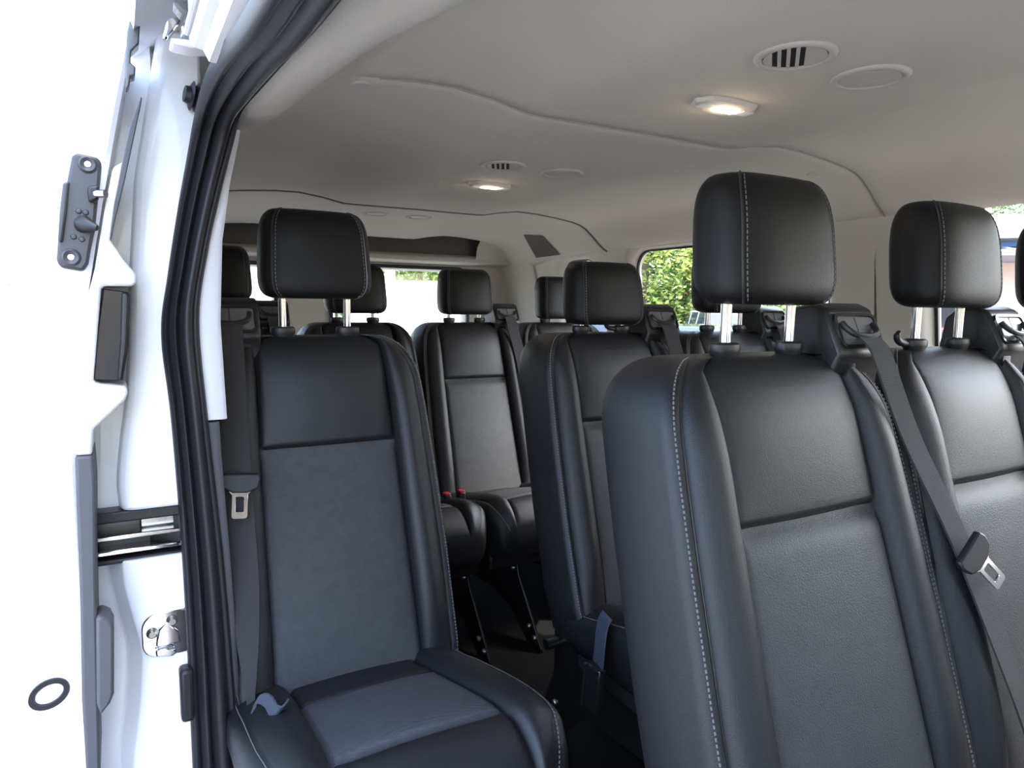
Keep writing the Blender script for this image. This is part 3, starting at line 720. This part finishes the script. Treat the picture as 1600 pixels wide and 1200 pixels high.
# seat base
ME['pan'] = MB().box((-.20, -.60, .235), (.20, -.20, .285))
ME['frame_tube'] = MB().tube([(-.19, -.53, .225), (.19, -.53, .225)], .014, 12)
ME['rear_tube'] = MB().tube([(-.19, -.05, .225), (.19, -.05, .225)], .014, 12)
def leg_mesh():
    mb = MB()
    prf = [(-.575, .26), (-.59, .20), (-.735, .012), (-.735, 0), (-.655, 0), (-.55, .075), (-.40, .10), (-.16, .075), (-.08, 0), (.03, 0), (.03, .014), (-.02, .13), (-.02, .26)]
    return mb.prism([(-.004, y, z) for y, z in prf], (.008, 0, 0))
ME['leg'] = leg_mesh()
ME['leg_bolt'] = MB().lathe([(.0004, .007), (.006, .007), (.009, .003), (.009, 0), (.0004, 0)], (-.004, 0, 0), (-1, 0, 0), 12)
_made = {}
MN = dict(back_shell='leather', back_upper='leather', back_lower='insert', back_stitch='stitch', back_piping_a='piping', back_piping_b='piping', cush_shell='leather', cush_insert='weave', cush_stitch='stitch', head='hleather', head_stitch='stitch', head_piping_a='piping', head_piping_b='piping', post='chrome', guide='plastic', hook='plastic', tower='plastic', tower_frame='gloss', tower_panel_a='plate', tower_panel_b='plate', tower_guide='plastic', tower_tab='gloss', pan='plastic', frame_tube='gloss', rear_tube='gloss', leg='gloss', leg_bolt='bolt')
def sm(key, name, parent, loc=(0, 0, 0), mx=1, m=None, bevel=0):
    k = (key, mx, m)
    if k not in _made:
        src = ME[key]; mb = MB(); mb.v = [Vector((p.x*mx, p.y, p.z)) for p in src.v]; mb.f = list(src.f)
        me = mb.mesh(name); me.materials.append(M[m or MN[key]]); me.polygons.foreach_set('use_smooth', [True]*len(me.polygons))
        me.set_sharp_from_angle(angle=R(65 if 'back' in key or 'cush' in key or key == 'head' else 38)); _made[k] = me
    o = bpy.data.objects.new(name, _made[k]); o.location = loc; link(o, parent)
    if name == 'stitching': o['kind'] = 'stuff'
    if bevel:
        b = o.modifiers.new('bevel', 'BEVEL'); b.width = bevel; b.segments = 2; b.limit_method = 'ANGLE'; b.angle_limit = R(35)
    return o
def belt(root, pts, wid, tongue=None, side=None):
    b = MB(); b.ribbon(smooth_path(pts, 6), [w_ for w_ in ([wid]*((len(pts)-1)*6+1) if not isinstance(wid, list) else [interp(list(enumerate(wid)), i/6) for i in range((len(pts)-1)*6+1)])], side or (1, 0, 0))
    w = b.build('belt_webbing', 'webbing', root, angle=30)
    if tongue:
        (c, ang, tilt) = tongue; c = Vector(c)
        ex = Vector((math.cos(ang), 0, math.sin(ang))); ez = Vector((-math.sin(ang), 0, math.cos(ang))); ez = (ez + Vector((0, -tilt, 0)) * -1).normalized(); n_ = Vector((0, -1, 0))
        T = lambda a, b_, h=0: c + ex*a + ez*b_ + n_*h
        mb = MB(); mb.prism([T(a, b_, .003) for a, b_ in ((-.033, .006), (-.030, .016), (.030, .016), (.034, .006), (.030, -.010), (.012, -.018), (-.012, -.018), (-.029, -.010))], n_*.010)
        tg = mb.build('belt_tongue', 'plastic', root, bevel=.003)
        mb = MB(); o_ = rrect(.027, .046, .005, 4); i_ = rrect(.013, .026, .002, 4)
        mb.ring([T(a, b_-.040, .007) for a, b_ in o_], [T(a, b_-.038, .007) for a, b_ in i_], n_*.003)
        mb.prism([T(a, b_, .007) for a, b_ in ((-.0135, -.022), (-.0235, -.010), (-.020, -.008), (-.009, -.019))], n_*.003)
        mb.prism([T(a, b_, .007) for a, b_ in ((.0135, -.022), (.009, -.019), (.020, -.008), (.0235, -.010))], n_*.003)
        mb.build('latch_plate', 'chrome', tg, bevel=.0008)
    return w
def seat(loc, label, side=1, raise_=.065, hook=False, group=None, woven=False, belt_pts=None, belt_w=.046, tongue=None, bside=None, legs=(-.14, .14), cushion=True, tower=True, hscale=1, wscale=1):
    root = empty('passenger_seat', (loc[0], loc[1], 0)); tag(root, label, 'seat', group)
    bk = sm('back_shell', 'backrest', root)
    sm('back_upper', 'upper_insert', bk); sm('back_lower', 'lower_insert', bk, m='weave' if woven else None)
    sm('back_stitch', 'stitching', bk); sm('back_piping_a', 'piping', bk); sm('back_piping_b', 'piping', bk)
    cu = sm('cush_shell', 'seat_cushion', root); sm('cush_insert', 'cushion_insert', cu); sm('cush_stitch', 'stitching', cu)
    bk.scale = (wscale, 1, 1); cu.scale = (wscale, 1, 1)
    hz = 1.0 + raise_
    hr = sm('head', 'headrest', root, (0, .002, hz)); hr.scale = (1, 1, hscale); sm('head_stitch', 'stitching', hr); sm('head_piping_a', 'piping', hr); sm('head_piping_b', 'piping', hr)
    for s_ in (-1, 1):
        p = sm('post', 'headrest_post', root, (s_*.0655, .006, 1.0))
        g = sm('guide', 'post_guide', root, (s_*.0655, .006, 1.004))
        if hook and s_ == hook: sm('hook', 'hook_lever', g)
    if tower:
        t = sm('tower', 'belt_tower', root, mx=side, bevel=.006)
        sm('tower_frame', 'tower_frame', t, mx=side); sm('tower_panel_a', 'tower_panel', t, mx=side); sm('tower_panel_b', 'tower_panel', t, mx=side)
        sm('tower_guide', 'belt_guide', t, mx=side); sm('tower_tab', 'tower_tab', t, mx=side)
    if belt_pts is None:
        belt_pts = [(.17, -.048, 1.020), (.172, -.062, 1.005), (.178, -.072, .965), (.188, -.092, .90), (.200, -.140, .76), (.212, -.195, .60), (.222, -.245, .44), (.232, -.25, .34)]
    if tower:
        belt(root, [(x*(side), y, z) for x, y, z in belt_pts] if side < 0 else belt_pts, belt_w, tongue, bside)
    sm('pan', 'seat_pan', root, bevel=.008); sm('frame_tube', 'front_tube', root); sm('rear_tube', 'rear_tube', root)
    for x in legs:
        l = sm('leg', 'leg', root, (x, 0, 0), bevel=.0015)
        for y, z in ((-.56, .215), (-.665, .06), (-.70, .035), (-.03, .05)): sm('leg_bolt', 'bolt', l, (0, y, z))
    return root
Y0, Y1, Y2 = .675, 1.427, 2.442
seatA = seat((-.172, Y0), wscale=1.08, label= 'nearest large black leather seat, buckle tongue hanging on its belt', raise_=.068,
    belt_pts=[(.170, -.050, 1.022), (.176, -.064, 1.006), (.186, -.074, .97), (.222, -.097, .87), (.266, -.150, .73), (.300, -.196, .595), (.330, -.242, .455), (.345, -.262, .35)],
    tongue=((.266, -.163, .715), R(42), .34), group='seats of the near bench')
seatB = seat((.278, Y0), wscale=1.03, label= 'black leather middle seat of the near bench, hook lever at its headrest post', raise_=.068, hook=-1, group='seats of the near bench')
seatC = seat((.700, Y0), 'black leather seat by the front side window, cut by the right edge', raise_=.066, group='seats of the near bench')
seatD = seat((-.609, Y1), 'single black woven-insert seat beside the door pillar, belt hanging along it', side=-1, raise_=.072, woven=True,
    belt_pts=[(.172, -.050, 1.022), (.174, -.064, 1.005), (.175, -.080, .96), (.180, -.142, .76), (.180, -.196, .58), (.183, -.224, .482), (.185, -.252, .40), (.188, -.262, .33)], belt_w=[.044, .044, .045, .047, .045, .036, .014, .010],
    tongue=((-.178, -.152, .748), R(-6), .34), group='seats of the middle row')
seatE = seat((.119, Y1), 'black leather aisle seat of the middle row with lowered headrest', raise_=.018, hook=1, hscale=.90, group='seats of the middle row')
seatJ = seat((.555, Y1), 'black leather middle row seat by the tree-lined window behind the nearest headrest', raise_=.050, group='seats of the middle row')
seatH = seat((-.680, Y2), 'black rear row seat beside the door pillar, mostly behind the single seat', side=1, raise_=.072, group='seats of the rear row')
seatG = seat((-.2175, Y2), 'black rear row seat straight behind the single seat with the woven insert', side=1, raise_=.030, tower=False, legs=(-.17, .17), group='seats of the rear row')
seatF = seat((.2175, Y2), 'black rear row seat in full view down the aisle', raise_=.028, legs=(-.0875, .17), group='seats of the rear row')
seatI = seat((.655, Y2), 'black rear row seat in the corner by the small quarter window', raise_=.012, tower=False, group='seats of the rear row')
for x_, nm in ((-.42, 'door'), (.46, 'window')):  # unseen cab seats, added to block light from the windscreen
    seat((x_, -.42), 'black front cab seat on the %s side, unseen, added to block windscreen light' % nm, tower=False, group='added unseen cab seats')
# buckles
def buckle(root, x, y, z, name='buckle_stalk', red=True, lean_=(0, 0, 1)):
    mb = MB(); mb.box((x-.011, y-.016, z), (x+.011, y+.016, z+.055)); b = mb.build(name, 'plastic', root, bevel=.004)
    if red: MB().box((x-.009, y-.013, z+.052), (x+.009, y+.013, z+.060)).build('release_button', 'red', b, bevel=.002)
buckle(seatF, -.285, -.46, .405); buckle(seatF, -.235, -.46, .408)
# lap strap with buckle hanging off the middle-row aisle seat
mb = MB(); mb.ribbon(smooth_path([(-.222, -.335, .425), (-.238, -.342, .418), (-.250, -.350, .392), (-.258, -.356, .355), (-.262, -.358, .335)], 5), .046, (.25, 1, 0)); mb.build('lap_strap', 'strap', seatE)
mb = MB(); mb.prism([(-.258, -.385, .340), (-.258, -.332, .340), (-.258, -.325, .245), (-.258, -.375, .235)], (-.020, 0, 0)); b = mb.build('hanging_buckle', 'gloss', seatE, bevel=.005)
mb = MB(); mb.tube([(-.280, -.34, .337), (-.282, -.332, .245)], .003, 8); mb.build('buckle_edge', 'steel', b)
# strap loop tucked at the single seat's door side
lp = [at(x, y, Z=z_) - Vector((-.609, Y1, 0)) for x, y, z_ in ((396, 1112, .405), (401, 1096, .428), (410, 1091, .440), (420, 1097, .440), (427, 1109, .434), (436, 1112, .432), (446, 1100, .436))]
mb = MB(); mb.ribbon(smooth_path(lp, 6), .030, (.25, -.55, .80)); mb.build('strap_loop', 'strap', seatD)

# ------------------------------------------------------------------ ceiling fittings
def vent(X, Y, label, is_open, yaw=0, r=.058):
    z = ceil_z(X, Y); root = empty('air_vent', (X, Y, z)); tag(root, label, 'air vent', 'ceiling air vents')
    MB().lathe([(r, .002), (r, -.001), (r*.96, -.0035), (r*.88, -.005), (r*.80, -.004), (r*.775, -.001), (r*.775, .002)], (0, 0, 0), (0, 0, 1), 40).build('vent_ring', 'ventp', root, angle=60)
    MB().lathe([(.0005, .002), (r*.79, .002), (r*.79, -.0008), (.0005, -.0008)], (0, 0, 0), (0, 0, 1), 32).build('vent_throat', 'dark', root)
    q = r*.77; a = R(yaw); ex = Vector((math.cos(a), math.sin(a), 0)); ey = Vector((-math.sin(a), math.cos(a), 0))
    edges = [-1, -.70, -.42, -.14, .14, .42, .70, 1]
    if is_open == 2:      # barrel turned shut, a dark crescent left at its near side
        MB().lathe([(.0005, -.001), (q*.93, -.001), (q*.90, -.0032), (.0005, -.0034)], (.0, -.006, 0), (0, 0, 1), 32, 1, .82).build('barrel', 'ventp', root)
    for k in range(7 if is_open != 2 else 0):
        x0, x1 = edges[k]*q, edges[k+1]*q
        if is_open:
            if 1 <= k <= 4: x0 = x0 + (x1-x0)*.58
        else:
            x0 += q*.012; x1 -= q*.012
            if k == 0: x0 = -q*.80
            if k == 6: x1 = q*.86
        pts = []
        for t in range(5):
            x = x0+(x1-x0)*t/4; pts.append((x, math.sqrt(max(0, q*q-x*x))))
        lo = -1 if not is_open else (-1 if not 1 <= k <= 4 else -1)
        poly = [ex*x + ey*h for x, h in pts] + [ex*x - ey*h for x, h in reversed(pts)]
        MB().prism([p + Vector((0, 0, -.001)) for p in poly], (0, 0, -.0022)).build('slat', 'ventp', root, smooth=False)
vent(-.089, .712, 'open round ceiling vent with dark gaps, nearest the top right', True, -50)
vent(.089, .712, 'closed round ceiling vent beside the nearest open vent', False, 40)
vent(-.089, 1.585, 'open round vent behind the second lit ceiling lamp', True, -29)
vent(.089, 1.585, 'closed round vent right of the second ceiling lamp', False, 60)
vent(-.089, 2.60, 'small far ceiling vent nearer the door, above the left headrest', 2, 0, .052)
vent(.089, 2.60, 'small far ceiling vent on the window side, past the rear seam', 2, 0, .052)
def lamp(X, Y, label, lit=True):
    z = ceil_z(X, Y); root = empty('dome_lamp', (X, Y, z)); tag(root, label, 'ceiling lamp', 'ceiling dome lamps')
    po = [(-.072, 0), (-.055, .028), (-.02, .036), (.02, .036), (.055, .028), (.072, 0), (.055, -.026), (.02, -.032), (-.02, -.032), (-.055, -.026)]
    mb = MB(); mb.loft([[Vector((a*k, b*k, h)) for a, b in po] for k, h in ((1, .004), (1, -.002), (.95, -.007), (.80, -.010))]); mb.build('housing', 'trim', root, bevel=.0015)
    mb = MB(); mb.prism([(a, b-.002, -.009) for a, b in rrect(.050, .026, .003, 3)], (0, 0, -.0030)); mb.build('lens', 'lens', root, smooth=False)
    for s_ in (-1, 1): MB().box((s_*.047-.013, -.014, -.011), (s_*.047+.013, .012, -.0085)).build('touch_pad', 'wtrim', root, bevel=.001)
    l = bpy.data.lights.new('bulb', 'POINT'); l.energy = .03; l.color = (1, .8, .55); l.shadow_soft_size = .02
    lo = bpy.data.objects.new('bulb', l); lo.location = (0, 0, -.03); link(lo, root)
lamp(0, .93, 'lit rectangular ceiling lamp nearest the camera')
lamp(0, 1.83, 'lit rectangular ceiling lamp in the middle headliner panel')
def cap(x, y, Xg, label, rx=.02, ry=.012):
    p = at(x, y, Z=1.42)
    for _ in range(6): p = at(x, y, Z=ceil_z(p.x, p.y))
    o = MB().lathe([(.02, .003), (.02, -.001), (.018, -.0035), (.0005, -.004)], (0, 0, 0), (0, 0, 1), 24, rx/.02, ry/.02).build('trim_cap', 'ventp')
    o.location = p; dx = .01
    n = Vector((-(ceil_z(p.x+dx, p.y)-ceil_z(p.x-dx, p.y))/(2*dx), 0, 1)); o.rotation_euler = n.to_track_quat('Z', 'Y').to_euler()
    tag(o, label, 'trim cap', 'caps in the headliner')
cap(563, 131, 0, 'small round headliner cap above the door rail', .018, .018)
cap(1270, 272, 0, 'small oval headliner cap beside the seam above the near headrest', .018, .012)
cap(1388, 299, 0, 'small flat headliner cap right of the seam, above the middle headrest', .022, .012)

# ------------------------------------------------------------------ outside
GZ = -.62
mb = MB().box((-60, -60, GZ-.2), (90, 110, GZ)); g = mb.build('ground', 'asphalt', smooth=False); tag(g, 'grey asphalt car park around the van', kind='structure')
def pol(az, d, z=GZ): return Vector((CAM.x + d*math.sin(R(az)), d*math.cos(R(az)), z))
def tree(az, d, h, w, m, label, n=9000):
    base = pol(az, d); root = empty('tree', base); tag(root, label, 'tree', 'trees beyond the car park')
    mb = MB(); mb.tube([(0, 0, 0), (.1, .05, h*.3), (.05, -.1, h*.6), (0, 0, h*.9)], [.22, .17, .11, .03], 8)
    for k in range(9):
        a = random.uniform(0, 6.28); z = h*random.uniform(.25, .7); mb.tube([(0, 0, z), (math.cos(a)*w*.4, math.sin(a)*w*.4, z+h*.14)], [.07, .02], 5)
    mb.build('trunk', 'bark', root)
    mb = MB(); cl = []
    for k in range(70):
        t = random.uniform(.06, 1); rr = w*.5*math.sin(math.pi*min(1, t*.80+.14))**.8
        a = random.uniform(0, 6.28); q = math.sqrt(random.random())
        cl.append(Vector((rr*q*math.cos(a), rr*q*math.sin(a), h*t)))
    vs, fs = [], []
    for k in range(n):
        c = random.choice(cl) + Vector((random.gauss(0, .50), random.gauss(0, .50), random.gauss(0, .42)))
        s_ = random.uniform(.08, .15); d1 = Vector((random.gauss(0, 1), random.gauss(0, 1), random.gauss(0, 1))).normalized(); d2 = d1.orthogonal().normalized()
        b = len(vs); vs += [c-d1*s_, c+d2*s_*.5, c+d1*s_, c-d2*s_*.5]; fs.append((b, b+1, b+2, b+3))
    mb.add(vs, fs); me = bpy.data.meshes.new('crown'); me.from_pydata([tuple(p) for p in mb.v], [], mb.f); put('crown', me, m, root, smooth=False)
TREES = [(12, 36, 8, 6, 'leafa', 'light green tree seen in the rear window, leftmost'), (17.5, 33, 7.5, 5.5, 'leafb', 'dark green tree seen in the rear window by the pole'), (22, 37, 8, 6, 'leafa', 'yellow-green tree in the middle of the rear window'),
    (27, 33, 8, 6, 'leafb', 'dark green tree at the right end of the rear window'), (32, 36, 9, 6.5, 'leafa', 'light tree hidden mostly behind the rear corner trim'), (36.2, 33, 9, 5.5, 'leafb', 'shady tree seen in the small quarter window'),
    (40.3, 30, 10, 5.0, 'leafa', 'bright yellow-green tree at the left of the big side window'), (43.6, 32, 10, 4.5, 'leafb', 'dark green tree right beside the nearest headrest in the big side window'), (47.5, 31, 10, 6, 'leafa', 'light tree mostly hidden by the nearest headrest'),
    (53, 34, 10, 7, 'leafb', 'dark tree hidden behind the pillar beside the near bench'), (60, 42, 13, 8, 'leafa', 'tall tree rising above the metal roof at the left'), (66, 44, 14, 8, 'leafb', 'tall dark tree rising above the metal roof at the right')]
for t in TREES: tree(*t)
for k, (az, nm) in enumerate(((10, 'behind the leftmost rear-window tree'), (20, 'behind the white pole'), (30, 'behind the rear corner trim'), (39.5, 'behind the bright tree of the big side window'), (44.5, 'behind the dark tree of the big side window'), (50, 'behind the nearest headrest'), (58, 'behind the near pillar'))):
    tree(az, 47, 12, 9, 'leafb' if k % 2 else 'leafa', 'background tree standing ' + nm, 12000)
# a low hedge line behind, closing the horizon
def car(name, loc, rz, paint, label, L=4.4, W=1.8, H=1.5, group='parked cars', van=False):
    root = empty(name, loc); root.rotation_euler = (0, 0, R(rz)); tag(root, label, 'van' if van else 'car', group)
    if van:
        pb = [(-L/2, .35), (-L/2, H*.92), (-L/2+.12, H), (L/2-1.5, H), (L/2-.75, H*.62), (L/2-.05, H*.5), (L/2, .35)]; pg = None
    else:
        pb = [(-L/2, .30), (-L/2, .85), (-L/2+.25, .95), (L/2-1.25, .95), (L/2-.2, .80), (L/2, .62), (L/2, .30)]
        pg = [(-L/2+.18, .94), (-L/2+.55, H-.04), (-L/2+.8, H), (L/2-2.0, H), (L/2-1.2, .94)]
    def ext(poly, w, tum=0):
        mb = MB(); zmin, zmax = min(z for _, z in poly), max(z for _, z in poly)
        mb.loft([[Vector((x, s_*(w/2 - (tum*(z-zmin)/(zmax-zmin))), z)) for x, z in poly] for s_ in (-1, 1)]); return mb
    b = ext(pb, W, .06 if not van else .1).build('body', paint, root, bevel=.05, seg=3)
    if pg:
        ext(pg, W*.93, .16).build('cabin', 'carglass', root, bevel=.03)
        ext([(-L/2+.62, H-.03), (-L/2+.8, H+.012), (L/2-2.05, H+.012), (L/2-1.9, H-.03)], W*.93-.28, .02).build('roof', paint, root, bevel=.01)
        for xx in (-L/2+1.35, -L/2+2.3):
            for s_ in (-1, 1): MB().loft([[Vector((xx-.04, s_*(W*.465+.004), .94)), Vector((xx+.04, s_*(W*.465+.004), .94)), Vector((xx+.03, s_*(W*.465-.145), H)), Vector((xx-.03, s_*(W*.465-.145), H))], [Vector((xx-.04, s_*(W*.465-.03), .94)), Vector((xx+.04, s_*(W*.465-.03), .94)), Vector((xx+.03, s_*(W*.465-.175), H)), Vector((xx-.03, s_*(W*.465-.175), H))]]).build('pillar', paint, root, smooth=False)
    else:
        ext([(L/2-1.42, H*.95), (L/2-.82, H*.63), (L/2-.86, H*.60), (L/2-1.5, H*.93)], W*.8, 0).build('windscreen', 'carglass', root)
        for k in range(7): MB().box((-L/2-.012, -W*.36, .70+k*.09), (-L/2+.02, W*.36, .735+k*.09)).build('rear_rib', 'wtrim', root, smooth=False)
    for s_ in (-1, 1):
        MB().box((-L/2-.015, s_*W*.40-.09, .72), (-L/2+.05, s_*W*.40+.09, .95)).build('tail_lamp', 'taillight', root, bevel=.02)
        MB().box((L/2-.10, s_*W*.36-.16, .62), (L/2+.012, s_*W*.36+.16, .76)).build('head_lamp', 'plate', root, bevel=.02)
        for xx in (-L/2+.8, L/2-.85):
            c = Vector((xx, s_*(W/2-.09), .33))
            w = MB().lathe([(.16, -.1), (.30, -.1), (.33, -.07), (.33, .07), (.30, .1), (.16, .1)], c, (0, 1, 0), 20).build('wheel', 'tyre', root)
            MB().lathe([(.01, -.105), (.20, -.09), (.20, .09), (.01, .105)], c, (0, 1, 0), 14).build('hub', 'steel', w)
car('parked_car', pol(44.5, 8.0), 75, 'carblue', 'dark blue car parked close outside the big side window', H=1.50)
car('parked_car', pol(40.5, 23), 10, 'carblack', 'dark car parked far off below the yellow-green tree', H=1.55)
car('parked_car', pol(45.8, 24), 60, 'carwhite', 'white car parked far off beside the dark one', H=1.6)
car('parked_car', pol(53, 21), 60, 'carwhite', 'white car far off, behind the nearest headrest', H=1.5)
car('parked_car', pol(64.5, 6.0), 25, 'carblue', 'blue car outside the front side window at the right edge', H=1.42)
car('parked_car', pol(62.0, 11.5), 70, 'carred', 'red car before the building at the right edge', H=1.45)
car('parked_van', pol(22.5, 11.5), 68, 'carwhite', 'white van parked behind the rear windows', L=5.0, W=2.2, H=2.0, van=True)
car('parked_van', pol(7.0, 9.5), 83, 'carwhite', 'white van seen in the narrow rear door window', L=5.0, W=2.2, H=2.05, van=True)
mb = MB().tube([(0, 0, 0), (0, 0, 6)], .10, 12); p = mb.build('light_pole', 'carwhite'); p.location = pol(19.7, 14); tag(p, 'white pole standing behind the parked white van', 'pole')
mb = MB(); a, b = pol(38, 18.5), pol(50, 18.5); mb.prism([a, b, b+Vector((.2, .2, 0)), a+Vector((.2, .2, 0))], (0, 0, .9)); o = mb.build('barrier_rail', 'yellow', smooth=False); tag(o, 'low yellow barrier before the far parked cars', 'barrier')
# building with ribbed metal roofs
bl = empty('building', pol(66, 16, GZ-.12)); tag(bl, 'low building with pale ribbed metal roofs and blue fascia at the right edge', 'building')
bl.rotation_euler = (0, 0, R(-50))
def bb(lo, hi, name, m, parent=bl, bevel=0): return MB().box(lo, hi).build(name, m, parent, smooth=False, bevel=bevel)
bb((-3.2, 0, 0), (12, 7, 3.2), 'wall', 'bwall')
bb((-3.2, -.2, 3.00), (12, -.04, 3.09), 'blue_band', 'blue')
bb((-3.25, -.04, 0), (12, 0, 2.72), 'lower_wall', 'beige')
def slope(y0, z0, y1, z1, name):
    rt = MB().loft([[Vector((x, y0, z0)), Vector((x, y1, z1)), Vector((x, y1, z1+.06)), Vector((x, y0, z0+.06))] for x in (-3.5, 12)]).build(name, 'roofm', bl, smooth=False)
    for k in range(52):
        x = -3.5+k*.3
        MB().loft([[Vector((x-.025, y0, z0+.06)), Vector((x+.025, y0, z0+.06)), Vector((x+.025, y1, z1+.06)), Vector((x-.025, y1, z1+.06))], [Vector((x-.012, y0, z0+.10)), Vector((x+.012, y0, z0+.10)), Vector((x+.012, y1, z1+.10)), Vector((x-.012, y1, z1+.10))]]).build('roof_rib', 'roofm', rt, smooth=False)
slope(-.5, 3.2, 3.6, 3.95, 'main_roof'); slope(-1.2, 2.78, -.0, 2.94, 'porch_roof')
bb((-3.5, -.56, 3.13), (12, -.48, 3.24), 'fascia', 'bwall')
for k in range(5): bb((-2.8+k*2.4, -1.14, 0), (-2.68+k*2.4, -1.02, 2.80), 'porch_post', 'carwhite')
for k in range(4):
    w = bb((-2.4+k*2.6, -.07, .7), (-1.0+k*2.6, -.035, 2.4), 'shop_window', 'wtrim'); bb((-2.32+k*2.6, -.08, .78), (-1.08+k*2.6, -.06, 2.32), 'pane', 'carglass', w)
